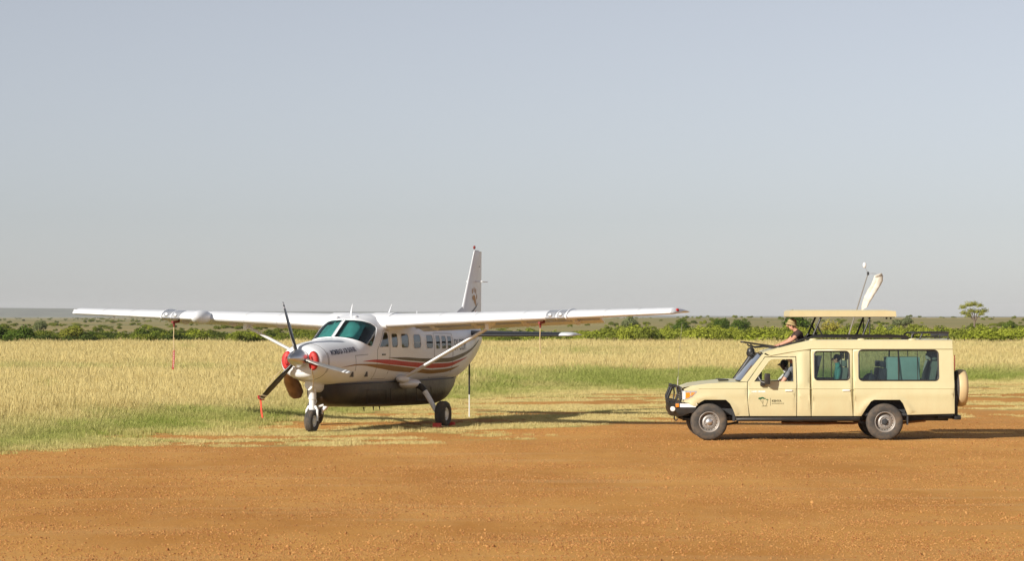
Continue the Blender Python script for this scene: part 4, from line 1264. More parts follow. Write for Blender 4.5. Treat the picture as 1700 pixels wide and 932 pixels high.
chock(5.08, 1.70, R(70.5), 'red wheel chock in front of the main wheel')
chock(5.92, 1.74, R(70.5 + 180), 'red wheel chock tucked behind the main wheel')
tsx = aw(11.90, 0, 0)
ts = empty('tail_stand', (tsx.x, tsx.y, float(height(tsx.x, tsx.y))))
MB().tube([(0, 0, .62), (0, 0, 1.57)], .024, 10).build('upper_tube', M['black'], ts)
MB().tube([(0, 0, 0), (0, 0, .66)], .015, 10).build('lower_tube', M['white2'], ts)
MB().lathe([(0, .06), (.015, .06), (.02, .02)], (0, 0, 0), 'z', 16).build('foot_plate', M['white2'], ts)
tag(ts, 'thin black and white prop standing under the airplane tail', 'tail stand')

# ------------------------------------------------------------------ safari truck
# side elevation in drawing units of 1/76.1 m: u along the vehicle from the bull bar, v up from the ground; local y runs from the near side (0) to the far side (1.80)
K = 76.1
WID = 1.80
TRUCK = empty('safari_truck', ((1107 - 850) / FPX * 60.45, 60.45, float(height(6, 61))))
tag(TRUCK, 'cream long wheelbase safari truck with raised pop-up roof and bull bar', 'truck')
def T(u, v, y=0.0): return Vector(((u - 1107) / K, y, (731.5 - v) / K))
def U2(u, v): return ((u - 1107) / K, (731.5 - v) / K)

ARCH = [((1179, 702.5), 43), ((1471, 702.5), 43)]
def side_y(x, z):
    """how far the side skin stands in from the widest point"""
    belt = 1.14
    if z > belt: y = .055 + .115 * ((z - belt) / .86) ** 1.25
    else: y = .040 + .05 * max(0, (.75 - z) / .4) ** 2
    if belt < z < belt + .03: y = .047
    if z <= belt: y -= .012 * math.exp(-((z - 1.0) / .07) ** 2)
    u, v = x * K + 1107, 731.5 - z * K
    # pressed upright behind the front door
    if z > belt + .02: y -= .030 * math.exp(-((u - 1334) / 7.0) ** 2) * min(1, (z - belt) / .1) * min(1, max(0, (2.0 - z)) / .12)
    # front wing narrows towards the lamps
    if u < 1240: y += .05 * ((1240 - u) / 105) ** 2 * (z > .8)
    # wheel arch flares
    for (c, rr) in ARCH:
        d = abs(math.hypot((u - c[0]) * .93, min(0, v - c[1])) - rr)
        if v < 691 and d < 9: y -= .030 * math.exp(-(d / 4.0) ** 2)
    return max(y, 0.012)

def panel(poly, holes=(), grid=0.055):
    """flat outline with holes -> triangulated sheet bent to the body's side section"""
    pts = [Vector(U2(*p)) for p in poly]; edges = [(i, (i + 1) % len(poly)) for i in range(len(poly))]
    for h in holes:
        b = len(pts); pts += [Vector(U2(*p)) for p in h]; edges += [(b + i, b + (i + 1) % len(h)) for i in range(len(h))]
    P2 = [U2(*p) for p in poly]; H2 = [[U2(*p) for p in h] for h in holes]
    def inp(pt, pg):
        c = False
        for i in range(len(pg)):
            (x1, y1), (x2, y2) = pg[i], pg[i - 1]
            if (y1 > pt[1]) != (y2 > pt[1]) and pt[0] < (x2 - x1) * (pt[1] - y1) / (y2 - y1) + x1: c = not c
        return c
    def dist(pt, pg):
        d = 9
        for i in range(len(pg)):
            a, b = Vector(pg[i]), Vector(pg[i - 1]); ab = b - a; q = max(0, min(1, (Vector(pt) - a).dot(ab) / max(ab.dot(ab), 1e-9)))
            d = min(d, (Vector(pt) - a - ab * q).length)
        return d
    xs_ = [p[0] for p in P2]; zs_ = [p[1] for p in P2]
    for x in np.arange(min(xs_) + grid / 2, max(xs_), grid):
        for z in np.arange(min(zs_) + grid / 2, max(zs_), grid):
            if inp((x, z), P2) and not any(inp((x, z), h) for h in H2) and dist((x, z), P2) > grid * .4 and all(dist((x, z), h) > grid * .4 for h in H2): pts.append(Vector((x, z)))
    vo, _, fo, _, _, _ = delaunay_2d_cdt(pts, edges, [], 0, 1e-5)
    fs = []
    for f in fo:
        c = sum((vo[i] for i in f), Vector((0, 0))) / len(f)
        if inp(c, P2) and not any(inp(c, h) for h in H2): fs.append(tuple(f))
    return [tuple(v) for v in vo], fs

def body_panel(name, poly, holes=(), matk='cream'):
    vo, fs = panel(poly, holes)
    out = []
    for far in (False, True):
        mb = MB()
        mb.add([(x, (WID - side_y(x, z)) if far else side_y(x, z), z) for x, z in vo], fs)
        bm = bmesh.new(); me = bpy.data.meshes.new(name); me.from_pydata(mb.v, [], mb.f); bm.from_mesh(me)
        bmesh.ops.recalc_face_normals(bm, faces=bm.faces[:])
        n = sum((f.normal.y for f in bm.faces))
        if (n > 0) != far: bmesh.ops.reverse_faces(bm, faces=bm.faces[:])
        # turn the edge inwards so that seams and openings have depth
        be = [e for e in bm.edges if e.is_boundary]
        ex = bmesh.ops.extrude_edge_only(bm, edges=be)
        for v in ex['geom']:
            if isinstance(v, bmesh.types.BMVert): v.co.y += -.03 if far else .03
        bm.to_mesh(me); bm.free()
        me.polygons.foreach_set('use_smooth', [True] * len(me.polygons)); me.set_sharp_from_angle(angle=R(40))
        out.append(link(name, me, TRUCK, M[matk]))
    return out

def rr_uv(u0, u1, v0, v1, r, n=4): return rrect(u0, u1, v0, v1, r, n)
W_FRONT = [(1251.5, 634), (1277, 600), (1281, 597.2), (1287, 596.4), (1315, 596.2), (1317.5, 598), (1317.8, 634)]
W_MID = rr_uv(1353, 1410.5, 583.8, 631, 5.5)
W_REAR = rr_uv(1426.8, 1558.6, 581.8, 632, 6)
body_panel('front_wing', [(1136, 646), (1150, 640.5), (1175, 637), (1205, 635.3), (1240.4, 634.6), (1240.4, 660), (1243.5, 691), (1221, 691), (1217, 680), (1212, 670.5), (1205, 664), (1170, 664), (1162, 668.5), (1156, 675), (1149, 673), (1136, 668)])
fd = body_panel('front_door', [(1241.6, 634.6), (1271, 593.6), (1321.6, 593), (1322.6, 640), (1322.2, 691), (1245, 691), (1241.8, 668)], [W_FRONT])
body_panel('cab_side', [(1229, 633.6), (1240.6, 634), (1270.2, 592.4), (1322.8, 591.8), (1324, 640), (1323.4, 691), (1346.2, 691), (1346.2, 579.6), (1310, 585.4), (1277, 591.2), (1268, 587.8), (1266, 589)])
rd = body_panel('rear_door', [(1347.6, 579.7), (1416, 579.7), (1416, 691), (1347.6, 691)], [W_MID])
qp = body_panel('quarter_panel', [(1417.2, 579.7), (1583.5, 579.7), (1585, 640), (1585, 687), (1507, 689), (1503, 679), (1499, 670), (1494, 664), (1451, 664), (1446, 666.5), (1439, 676.5), (1430, 691), (1417.2, 691)], [W_REAR])
body_panel('roof_side', [(1270, 585.2), (1300, 577.5), (1338, 568.2), (1348, 566.2), (1583, 566.2), (1583.4, 578.6), (1346, 578.6), (1310, 584.2), (1278, 590)])

def yb(u, v):
    p = U2(u, v); return side_y(*p)
# gutter, roof skin with a hatch opening, hood, scuttle, tailgate
for far in (0, 1):
    f = (lambda y: WID - y) if far else (lambda y: y)
    MB().tube([T(u, v, f(yb(u, v) - .012)) for u, v in ((1279, 590.4), (1310, 584.8), (1346, 579.2), (1420, 579.2), (1500, 579.2), (1583, 579.2))], .011, 6).build('rain_gutter', M['cream'], TRUCK)
roof_prof = [(1268, 587.5), (1272, 584.6), (1285, 580.8), (1296, 577.9), (1320, 571.8), (1338, 567.6), (1345, 566.0), (1352, 565.2), (1420, 565), (1500, 565), (1514, 565), (1583, 565.2), (1584, 567)]
HX0, HX1, HY0, HY1 = 1296, 1514, .36, WID - .36
ys_ = [None, .20, .26, .36, .60, .90, 1.20, WID - .36, WID - .26, WID - .20, None]
mb = MB(); idx = {}
for i, (u, v) in enumerate(roof_prof):
    e = max(yb(u, v + 1.5) - .002, .10)
    for j, y in enumerate(ys_):
        yy = e if j == 0 else (WID - e if j == len(ys_) - 1 else y)
        dz = .035 * (1 - ((yy - .9) / .75) ** 2) if abs(yy - .9) < .75 else 0
        if j in (0, len(ys_) - 1): dz = -.02
        p = T(u, v, yy); p.z += dz; idx[i, j] = len(mb.v); mb.v.append(tuple(p))
for i in range(len(roof_prof) - 1):
    for j in range(len(ys_) - 1):
        if HX0 <= roof_prof[i][0] and roof_prof[i + 1][0] <= HX1 and 3 <= j <= 6: continue
        mb.f.append((idx[i, j], idx[i + 1, j], idx[i + 1, j + 1], idx[i, j + 1])); mb.mi.append(0)
mb.build('roof', M['cream'], TRUCK, 50)
hood = [(1131.5, 643.5), (1134, 641), (1145, 639), (1165, 636.2), (1190, 633.6), (1215, 632.2), (1231, 632.6)]
mb = MB(); rings = []
for u, v in hood:
    r = []
    for y in np.linspace(.10, WID - .10, 15):
        dz = .030 * (1 - ((y - .9) / .8) ** 2) + (.030 * math.exp(-((y - .9) / .30) ** 4) if u > 1140 else 0)
        p = T(u, v, y); p.z += dz - .035; r.append(p)
    r = [T(u, v + 3.2, .062 + .05 * ((1240 - u) / 105) ** 2)] + r + [T(u, v + 3.2, WID - .062 - .05 * ((1240 - u) / 105) ** 2)]
    rings.append(r)
mb.loft(rings, closed=False).build('hood', M['cream'], TRUCK, 60)
for y in (.55, 1.25):
    MB().box(T(1195, 632.8, y - .06), T(1212, 630.6, y + .06), .006).build('hood_vent', M['black'], TRUCK)
MB().loft([[T(u, v, y) for y in np.linspace(.09, WID - .09, 9)] for u, v in ((1229, 633.2), (1236, 633.0), (1238, 636), (1238, 690))], closed=False).build('scuttle', M['cream'], TRUCK, 50)
mb = MB()
mb.loft([[T(1583.2, 567, y) for y in (.2, 1.6)], [T(1584.6, 640, y) for y in (.06, 1.74)], [T(1584.6, 688, y) for y in (.08, 1.72)]], closed=False)
mb.build('tailgate', M['cream'], TRUCK)
MB().box(T(1586, 599, .30), T(1584.6, 618, 1.5), .005).build('rear_glass', M['black'], TRUCK)
MB().box(T(1585.2, 590, .10), T(1586.6, 616, .14), .004).build('rear_lamp', M['maroon'], TRUCK)

for pn, u0, u1 in (('front_wing', 1160, 1240), ('front_door', 1242.5, 1322), ('cab', 1324.5, 1345.5), ('rear_door', 1348.5, 1415), ('quarter', 1418, 1584)):
    for far in (0, 1):
        f = (lambda y: WID - y) if far else (lambda y: y)
        MB().tube([T(u, 645.4, f(yb(u, 645.6) - .0)) for u in np.linspace(u0, u1, 6)], .009, 6).build('belt_moulding', M['cream'], TRUCK)
# floor, firewall, wheel wells, chassis
MB().box(T(1238, 690.5, .10), T(1583, 686.5, WID - .10)).build('floor_pan', M['interior'], TRUCK)
MB().box(T(1232, 640, .12), T(1236, 690, WID - .12)).build('firewall', M['interior'], TRUCK)
for u0, u1 in ((1158, 1224), (1438, 1506)):
    for y0, y1 in ((.33, .35), (WID - .35, WID - .33)):
        MB().box(T(u0, 690, y0), T(u1, 655, y1)).build('wheel_well', M['interior'], TRUCK)
MB().box(T(1160, 661.5, .08), T(1222, 660, WID - .08)).build('inner_wing', M['interior'], TRUCK)
MB().box(T(1440, 661.5, .06), T(1505, 660, WID - .06)).build('inner_wing', M['interior'], TRUCK)
for y in (.50, WID - .60):
    MB().box(T(1135, 700, y), T(1580, 692, y + .08), .01).build('chassis_rail', M['black'], TRUCK)
MB().tube([T(1177, 704, .2), T(1177, 704, WID - .2)], .05, 10).build('front_axle', M['black'], TRUCK)
MB().tube([T(1470, 704, .2), T(1470, 704, WID - .2)], .055, 10).ellipsoid(T(1470, 704, .95), (.17, .17, .17), 12, 8).build('rear_axle', M['black'], TRUCK)
MB().box(T(1340, 705, .55), T(1395, 696, 1.2), .03).build('fuel_tank', M['black'], TRUCK)
MB().tube([T(1300, 703, .4), T(1420, 704, .42), T(1440, 700, .40), T(1500, 703, .36), T(1540, 699, .34)], .03, 8).build('exhaust_pipe', M['exhaust'], TRUCK)
for u0, u1 in ((1428, 1512),):
    for y in (.34, WID - .42):
        mb = MB()
        rings = []
        for i in range(9):
            u = u0 + (u1 - u0) * i / 8; v = 706 - 7 * math.sin(math.pi * i / 8) * -.6 - 4
            rings.append([T(u, v - 2, y), T(u, v - 2, y + .07), T(u, v + 2, y + .07), T(u, v + 2, y)])
        mb.loft(rings, caps=True).build('leaf_spring', M['black'], TRUCK)
MB().tube([T(1160, 697, .35), T(1210, 706, .4), T(1228, 702, .42)], .025, 8).build('steering_arm', M['black'], TRUCK)
for y in (.12, WID - .20):
    MB().box(T(1217, 679, y), T(1221.5, 700, y + .10), .004).build('mud_flap', M['interior'], TRUCK)
    MB().box(T(1506.5, 688, y), T(1509, 706, y + .10), .004).build('mud_flap', M['interior'], TRUCK)
for far in (0, 1):
    y = WID - .03 if far else .03; d = -1 if far else 1
    MB().tube([T(1224, 697, y + d * .06), T(1230, 696.5, y), T(1420, 696.5, y), T(1426, 697, y + d * .06)], .045, 10).build('side_step', M['black'], TRUCK)
    MB().box(T(1222, 692.6, y + d * .04), T(1428, 697, y + d * .14)).build('sill', M['black'], TRUCK)

# wheels
def truck_wheel(c, far=False):
    e = empty('wheel', c); e.parent = TRUCK
    r, hw_ = .402, .115
    prof = [(-hw_ * .75, .205), (-hw_ * .98, .235), (-hw_ * 1.02, .28), (-hw_ * .98, .33), (-hw_ * .90, .365), (-hw_ * .70, .392), (-hw_ * .5, .400), (-hw_ * .36, .402), (-hw_ * .35, .390), (-hw_ * .25, .390), (-hw_ * .24, .402), (hw_ * .24, .402), (hw_ * .25, .390), (hw_ * .35, .390), (hw_ * .36, .402), (hw_ * .5, .400), (hw_ * .70, .392), (hw_ * .90, .365), (hw_ * .98, .33), (hw_ * 1.02, .28), (hw_ * .98, .235), (hw_ * .75, .205)]
    MB().lathe(prof, (0, 0, 0), 'y', 56).build('tyre', M['rubber'], e, 50)
    d = 1 if far else -1
    rim_p = [(d * hw_ * .98, .212), (d * hw_ * 1.0, .222), (d * hw_ * .98, .228), (d * hw_ * .86, .205), (d * hw_ * .70, .195), (d * hw_ * .30, .188), (d * hw_ * .26, .178), (d * hw_ * .34, .165), (d * hw_ * .60, .125), (d * hw_ * .62, .110), (d * hw_ * .45, .095), (d * hw_ * .45, .060), (d * hw_ * .48, .058)]
    MB().lathe(rim_p, (0, 0, 0), 'y', 48).build('rim', M['steel'], e, 30)
    MB().lathe([(d * hw_ * .45, .072), (d * hw_ * .62, .068), (d * hw_ * .66, .05), (d * hw_ * 1.0, .044), (d * hw_ * 1.05, .03), (d * hw_ * 1.05, .001)], (0, 0, 0), 'y', 20).build('hub', M['alu'] if abs(c.x - T(1178, 0).x) < .5 else M['interior'], e, 30)
    for k in range(18):
        a = 2 * math.pi * k / 18
        MB().box((-.013, d * hw_ * .27, -.008), (.013, d * hw_ * .33, .008)).build('rim_slot', M['black'], e).matrix_basis = Matrix.Rotation(-a, 4, 'Y') @ Matrix.Translation((0, 0, .172))
    for k in range(6):
        a = 2 * math.pi * (k + .5) / 6
        MB().lathe([(d * hw_ * .44, .013), (d * hw_ * .60, .012), (d * hw_ * .61, .001)], (math.cos(a) * .085, 0, math.sin(a) * .085), 'y', 6).build('wheel_nut', M['alu'], e)
    return e
ZW = (731.5 - .402 * K)
for u in (1177.5, 1469.5):
    truck_wheel(T(u, ZW, .135)); truck_wheel(T(u, ZW, WID - .135), True)

# windows
def pane(name, poly, m, inset=.018, frame_r=.017, frame_mat='black', div=()):
    for far in (0, 1):
        f = (lambda y: WID - y) if far else (lambda y: y)
        vo, fs = panel(poly, grid=.12)
        mb = MB().add([(x, f(side_y(x, z) + inset), z) for x, z in vo], fs)
        o = mb.build(name, M[m], TRUCK, 180)
        q = [U2(*p) for p in poly]; q.append(q[0]); q.append(q[1])
        MB().tube([(x, f(side_y(x, z) + .002), z) for x, z in q], frame_r, 8, cap=False).build('window_frame', M[frame_mat], o)
        for u, w in div:
            v0 = min(p[1] for p in poly); v1 = max(p[1] for p in poly)
            MB().tube([(*U2(u, v)[:1], f(side_y(*U2(u, v)) + inset - .004), U2(u, v)[1]) for v in np.linspace(v0 + .5, v1 - .5, 6)], w, 6).build('window_bar', M['black'], o)
pane('mid_window', W_MID, 'glass_truck', div=((1381, .010),))
pane('rear_window', W_REAR, 'glass_truck', div=((1493, .017), (1524.5, .008)))
for far in (0, 1):
    f = (lambda y: WID - y) if far else (lambda y: y)
    q = [(1252, 634), (1262, 620.5), (1262.5, 634)]
    o = MB().add([tuple(T(u, v, f(yb(u, v) + .02))) for u, v in q], [(0, 1, 2)]).build('quarter_light', M['interior'], TRUCK)
    MB().tube([T(u, v, f(yb(u, v) + .004)) for u, v in W_FRONT + W_FRONT[:2]], .009, 6).build('door_window_seal', M['cream'], TRUCK)
# windscreen
mb = MB(); rings = []
for u, v in ((1230.5, 632.6), (1240, 621.5), (1250, 609.5), (1260, 597.6), (1268.5, 587.4)):
    e = yb(u, v) + .03; rr = []
    for j in range(13):
        y = e + (WID - 2 * e) * j / 12; p = T(u, v, y); p.x -= .085 * (1 - ((y - .9) / .8) ** 2); rr.append(p)
    rings.append(rr)
wsx = mb.loft(rings, closed=False).build('windscreen', M['glass_clear'], TRUCK, 180)
bord = [r[0] for r in rings] + rings[-1][1:] + [r[-1] for r in rings[::-1]][1:] + rings[0][::-1][1:]
MB().tube(bord, .014, 6).build('windscreen_seal', M['black'], wsx)
for y0 in (.45, 1.05):
    MB().tube([T(1228.5, 631, y0), T(1234, 624.5, y0 + .25), T(1240, 616.5, y0 + .42)], .010, 6).build('wiper', M['black'], TRUCK)

# front: grille, lamps, bumper, bull bar
MB().box(T(1133.5, 669, .18), T(1136.5, 643.5, WID - .18), .01).build('front_panel', M['cream'], TRUCK)
MB().box(T(1131.6, 664, .42), T(1133.8, 646, WID - .42), .008).build('grille', M['black'], TRUCK)
for k in range(4): MB().box(T(1130.8, 649 + 4 * k, .45), T(1132, 650 + 4 * k, WID - .45)).build('grille_bar', M['steel'], TRUCK)
for far in (0, 1):
    f = (lambda y: WID - y) if far else (lambda y: y)
    hl = empty('headlight', T(1140, 655, f(.2))); hl.parent = TRUCK; o_ = T(1140, 655, f(.2))
    def lp(poly, name, m, dy):
        a = [T(u, v, f(yb(u, v) - dy)) - o_ for u, v in poly]; b = [T(u, v, f(yb(u, v) + .06)) - o_ for u, v in poly]
        MB().loft([a, b], caps=True).build(name, m, hl, 30)
    lp([(1132.8, 648.8), (1158, 649.6), (1155.5, 653), (1150, 658.5), (1143, 662.5), (1132.8, 664.5)], 'housing', M['alu'], .004)
    lp([(1138.8, 652.2), (1145, 651.8), (1146, 657.5), (1144, 660.5), (1138.8, 662)], 'indicator', M['amber'], .010)
    lp([(1147.5, 651.6), (1154.6, 651.8), (1152, 654.6), (1147.2, 658.4)], 'side_marker', M['amber'], .010)
    lp([(1133.4, 650.6), (1138, 650.6), (1138, 662.6), (1133.4, 663.4)], 'lens', M['lens'], .010)
    # bull bar hoop
bb = empty('bull_bar', T(1110, 692, .9)); bb.parent = TRUCK; o_ = T(1110, 692, .9)
for far in (0, 1):
    f = (lambda y: WID - y) if far else (lambda y: y)
    MB().tube([T(1128, 670, f(.20)) - o_, T(1133.5, 655, f(.17)) - o_, T(1132, 645.5, f(.18)) - o_, T(1127.5, 643, f(.26)) - o_, T(1119, 642, f(.50)) - o_], .028, 10).build('lamp_hoop', M['black'], bb)
    MB().tube([T(1112.5, 670, f(.55)) - o_, T(1111, 660, f(.55)) - o_, T(1118.5, 641.5, f(.55)) - o_], .032, 10).build('upright', M['black'], bb)
    MB().tube([T(1128, 669, f(.20)) - o_, T(1120, 666.5, f(.35)) - o_, T(1112, 665.5, f(.55)) - o_], .026, 10).build('lower_hoop', M['black'], bb)
    MB().tube([T(1124, 668, f(.30)) - o_, T(1126, 655, f(.28)) - o_, T(1124, 643, f(.32)) - o_], .018, 8).build('lamp_guard', M['black'], bb)
MB().tube([T(1119, 641.8, .45) - o_, T(1117, 641, .7) - o_, T(1116.5, 640.8, .9) - o_, T(1117, 641, 1.1) - o_, T(1119, 641.8, WID - .45) - o_], .036, 10).build('top_tube', M['black'], bb)
MB().tube([T(1112, 664, .5) - o_, T(1110.5, 663.5, .9) - o_, T(1112, 664, WID - .5) - o_], .034, 10).build('lower_tube', M['black'], bb)
plan = [(.05, 1157, 1160), (.07, 1135, 1158), (.16, 1121, 1152), (.45, 1111, 1140), (.9, 1109, 1138), (WID - .45, 1111, 1140), (WID - .16, 1121, 1152), (WID - .07, 1135, 1158), (WID - .05, 1157, 1160)]
rings = []
for y, u0, u1 in plan:
    rings.append([T(u0, 669, y), T(u1, 669.4, y), T(u1 - 6, 684, y), T(u0 + (10 if u0 > 1112 else 6) * (u0 < 1150), 692 - (6 if u0 > 1130 else 0), y), T(u0, 682, y)])
bu = MB().loft(rings, caps=True).build('front_bumper', M['black'], TRUCK, 35)
for far in (0, 1):
    f = (lambda y: WID - y) if far else (lambda y: y)
    MB().add([tuple(T(u, v, f(y))) for u, v, y in ((1129, 670.6, .088), (1135, 670.6, .060), (1157, 670.6, .040), (1155, 676.4, .040), (1135, 676.4, .060), (1129, 676.4, .088))], [(0, 1, 4, 5), (1, 2, 3, 4)]).build('reflective_strip', M['white2'], bu)
    MB().box(T(1122, 670.6, f(.085)), T(1127.5, 676.4, f(.16)), .006).build('bumper_indicator', M['amber'], bu)
    MB().lathe([(-.02, .052), (-.035, .052), (-.045, .03), (-.048, .002)], T(1117.5, 679.5, f(.22)) + Vector((0, 0, 0)), 'x' , 18).build('fog_lamp_front', M['lens'], bu)
    MB().lathe([((.03 if far else -.03), .056), ((.045 if far else -.045), .050), ((.05 if far else -.05), .002)], T(1117.5, 679.5, f(.19)), 'y', 18).build('fog_lamp', M['lens'], bu)
MB().tube([T(1122, 690, .45), T(1121, 697, .45), T(1124, 700, .45), T(1127, 697, .45)], .016, 7).build('tow_hook', M['black'], TRUCK)
MB().box(T(1128, 697, .5), T(1150, 688, 1.3), .02).build('skid_plate', M['black'], TRUCK)
# snorkel on the far pillar, mirrors, aerial, handles
MB().tube([T(1226, 640, WID - .07), T(1233, 630, WID - .05), T(1243, 616, WID - .07), T(1255, 598, WID - .10), T(1257, 592, WID - .10)], [.06, .064, .064, .062, .06], 12).build('snorkel_pipe', M['black'], TRUCK)
MB().lathe([(-.09, .05), (-.06, .085), (-.03, .10), (.02, .104), (.03, .09), (.08, .085), (.115, .06), (.13, .002)], T(1257.5, 588, WID - .10), 'z', 20).build('snorkel_head', M['black'], TRUCK)
for far in (0, 1):
    f = (lambda y: WID - y) if far else (lambda y: y)
    mr = empty('wing_mirror', T(1262, 634, f(.05))); mr.parent = TRUCK; o_ = T(1262, 634, f(.05))
    MB().box(T(1268.5, 638, f(-.02)) - o_, T(1277.5, 620, f(-.17)) - o_, .02).build('mirror_head', M['black'], mr)
    MB().tube([T(1259.5, 626, f(.06)) - o_, T(1264, 634, f(.0)) - o_, T(1270, 636, f(-.05)) - o_], .022, 8).box(T(1262, 635, f(.05)) - o_, T(1270, 641, f(-.03)) - o_, .01).build('mirror_arm', M['black'], mr)
    for u0, u1, v, pr in ((1303.5, 1315.5, 648.6, fd[far]), (1398.5, 1411, 648.3, rd[far])):
        d = 1 if far else -1
        MB().box(T(u0, v + 1.2, f(yb(u0, v) + .0)), T(u1, v - 1.2, f(yb(u0, v) - .028)), .010).build('door_handle', M['lens'], pr)
MB().tube([T(1126.5, 642, .35), T(1126.8, 630, .35), T(1127.4, 626, .35)], [.015, .010, .005], 8).tube([T(1127.4, 626, .35), T(1129.5, 585, .35), T(1134, 536, .35)], .0032, 6).build('whip_aerial', M['steel'], TRUCK)

# roof hatch frame, pop-up roof and its struts, racks
y0, y1 = .30, WID - .30
MB().tube([T(1345, 561.5, y0), T(1350, 559.5, y0), T(1510, 560, y0), T(1513, 562, y0), T(1513, 562, y1), T(1510, 560, y1), T(1350, 559.5, y1), T(1345, 561.5, y1)], .024, 8).build('hatch_frame', M['black'], TRUCK)
for y in (y0, y1):
    MB().tube([T(1350, 556.8, y), T(1430, 557, y), T(1508, 557.5, y)], .014, 8).build('canvas_roll', M['black'], TRUCK)
    MB().tube([T(1297, 575.5, y), T(1320, 569.5, y), T(1334, 563.8, y), T(1345, 561.5, y)], .022, 8).build('hatch_edge', M['black'], TRUCK)
    for u in (1352, 1432, 1517):
        MB().ellipsoid(T(u, 564.5, y - .05), (.09, .05, .035), 12, 8).build('roof_bracket', M['cream'], TRUCK)
MB().tube([T(1297, 576, y0), T(1294, 576.6, .6), T(1294, 576.6, 1.2), T(1297, 576, y1)], .022, 8).build('hatch_edge', M['black'], TRUCK)
PR = empty('pop_up_roof', T(1400, 526, .9)); PR.parent = TRUCK; o_ = T(1400, 526, .9)
ring = []
for u0, u1, v in ((1313, 1490.5, 526), (1312.5, 1491, 524.8), (1313.2, 1490, 516.6), (1317, 1472, 514.6)):
    ins = 0 if v > 515 else .05
    ring.append([T(u0, v, .26 + ins) - o_, T((u0 + u1) / 2, v, .25 + ins) - o_, T(u1, v, .26 + ins) - o_, T(u1, v, WID - .26 - ins) - o_, T((u0 + u1) / 2, v, WID - .25 - ins) - o_, T(u0, v, WID - .26 - ins) - o_])
MB().loft(ring, caps=True).build('roof_panel', M['cream'], PR, 25)
MB().box(T(1314, 527.2, .29) - o_, T(1489, 526.1, WID - .29) - o_).build('roof_lining', M['interior'], PR)
for u in (1475, 1482): MB().tube([T(u, 527, .32) - o_, T(u, 530, .32) - o_], .02, 6).build('catch', M['black'], PR)
for y in (y0 + .04, y1 - .04):
    for a, b, r_ in (((1366, 526.5), (1350.5, 562), .022), ((1359.5, 540), (1369.5, 560), .018), ((1447.5, 527), (1434, 561), .022), ((1447.5, 531), (1447, 559), .012)):
        MB().tube([T(*a, y), T(*b, y)], r_, 8).build('roof_strut', M['black'], PR).location = -o_
rk = empty('rear_roof_rack', T(1516, 565, .3)); rk.parent = TRUCK; o_ = T(1516, 565, .3)
for y in (y0, y1):
    MB().tube([T(1516, 564.5, y) - o_, T(1517.5, 556, y) - o_, T(1522, 553, y) - o_, T(1578, 552, y) - o_, T(1577, 565, y) - o_], .020, 8).build('rack_rail', M['black'], rk)
    MB().tube([T(1530, 560, y) - o_, T(1570, 560, y) - o_], .012, 8).build('rack_rail', M['black'], rk)
    MB().tube([T(1529, 565, y) - o_, T(1535, 553, y) - o_], .016, 8).build('rack_post', M['black'], rk)
    MB().box(T(1562, 558.5, y - .01) - o_, T(1578, 553, y + .01) - o_, .004).build('rack_plate', M['interior'], rk)
for u in (1522, 1578): MB().tube([T(u, 552.8, y0) - o_, T(u, 552.8, y1) - o_], .018, 8).build('rack_crossbar', M['black'], rk)
fr = empty('front_hatch_bar', T(1280, 580, .5)); fr.parent = TRUCK; o_ = T(1280, 580, .5)
for y in (.42, 1.30):
    MB().tube([T(1238, 568.5, y) - o_, T(1262, 572, y) - o_, T(1284, 575, y) - o_, T(1292, 576.6, y) - o_], .018, 8).build('bar', M['black'], fr)
    MB().tube([T(1248, 572.5, y) - o_, T(1256, 577.5, y) - o_, T(1270, 576, y) - o_, T(1284, 575.5, y) - o_], .016, 8).build('bar', M['black'], fr)
    MB().box(T(1279, 578.6, y - .05) - o_, T(1291, 574.6, y + .05) - o_, .01).build('hinge_block', M['black'], fr)
MB().tube([T(1238, 568.5, .42) - o_, T(1238, 568.5, 1.30) - o_], .016, 8).build('crossbar', M['black'], fr)

# door print
for far in (0, 1):
    f = (lambda y: WID - y) if far else (lambda y: y)
    mir = (lambda w, q: w - q) if far else (lambda w, q: q)
    def on(u, v): x, z = U2(u, v); return Vector((x, f(side_y(x, z) - .003), z))
    def put(txt, u0, u1, v0, v1, m, **kw):
        text_on(txt, 'lettering', fd[far], m, lambda a, b: on(u0 + mir(u1 - u0, a), v1 - b), u1 - u0, v1 - v0, **kw)
    put('KENYA', 1281.5, 1297.5, 664.0, 667.6, M['dark_logo'], bold=.04)
    put('EXPERIENCE', 1281.5, 1301.5, 669.2, 671.3, M['dark_logo'])
    put('LAND CRUISER', 1248, 1271, 648.9, 651.6, M['lens'], bold=.05)
    MB().tube([on(1279, 661), on(1279, 674)], .003, 4).build('logo_rule', M['dark_logo'], fd[far])
    mb = MB()
    for cu, cv, ru, rv_ in ((1262, 661.8, 3.2, 1.6), (1265.5, 660.8, 3.0, 1.3), (1269, 662, 2.6, .9), (1273.5, 663.6, 2.2, .8)):
        ring = [on(cu + mir(0, ru * math.cos(a)) * (1 if not far else 1), cv + rv_ * math.sin(a)) for a in [2 * math.pi * k / 12 for k in range(12)]]
        mb.add([on(cu, cv)] + ring, [(0, 1 + k, 1 + (k + 1) % 12) for k in range(12)])
    mb.build('tree_logo', M['green_logo'], fd[far], 180, recalc=False)
    ln = MB()
    for pl in ([(1262, 664), (1265, 667.5), (1266.5, 671), (1267.5, 674.4), (1271, 674.4), (1273, 671), (1274, 666.5), (1275, 664)], [(1266.5, 664), (1267, 669)], [(1264.5, 674.6), (1274, 674.6)]):
        ln.tube([on(u, v) for u, v in pl], .004, 4)
    ln.build('tree_logo_outline', M['dark_logo'], fd[far])
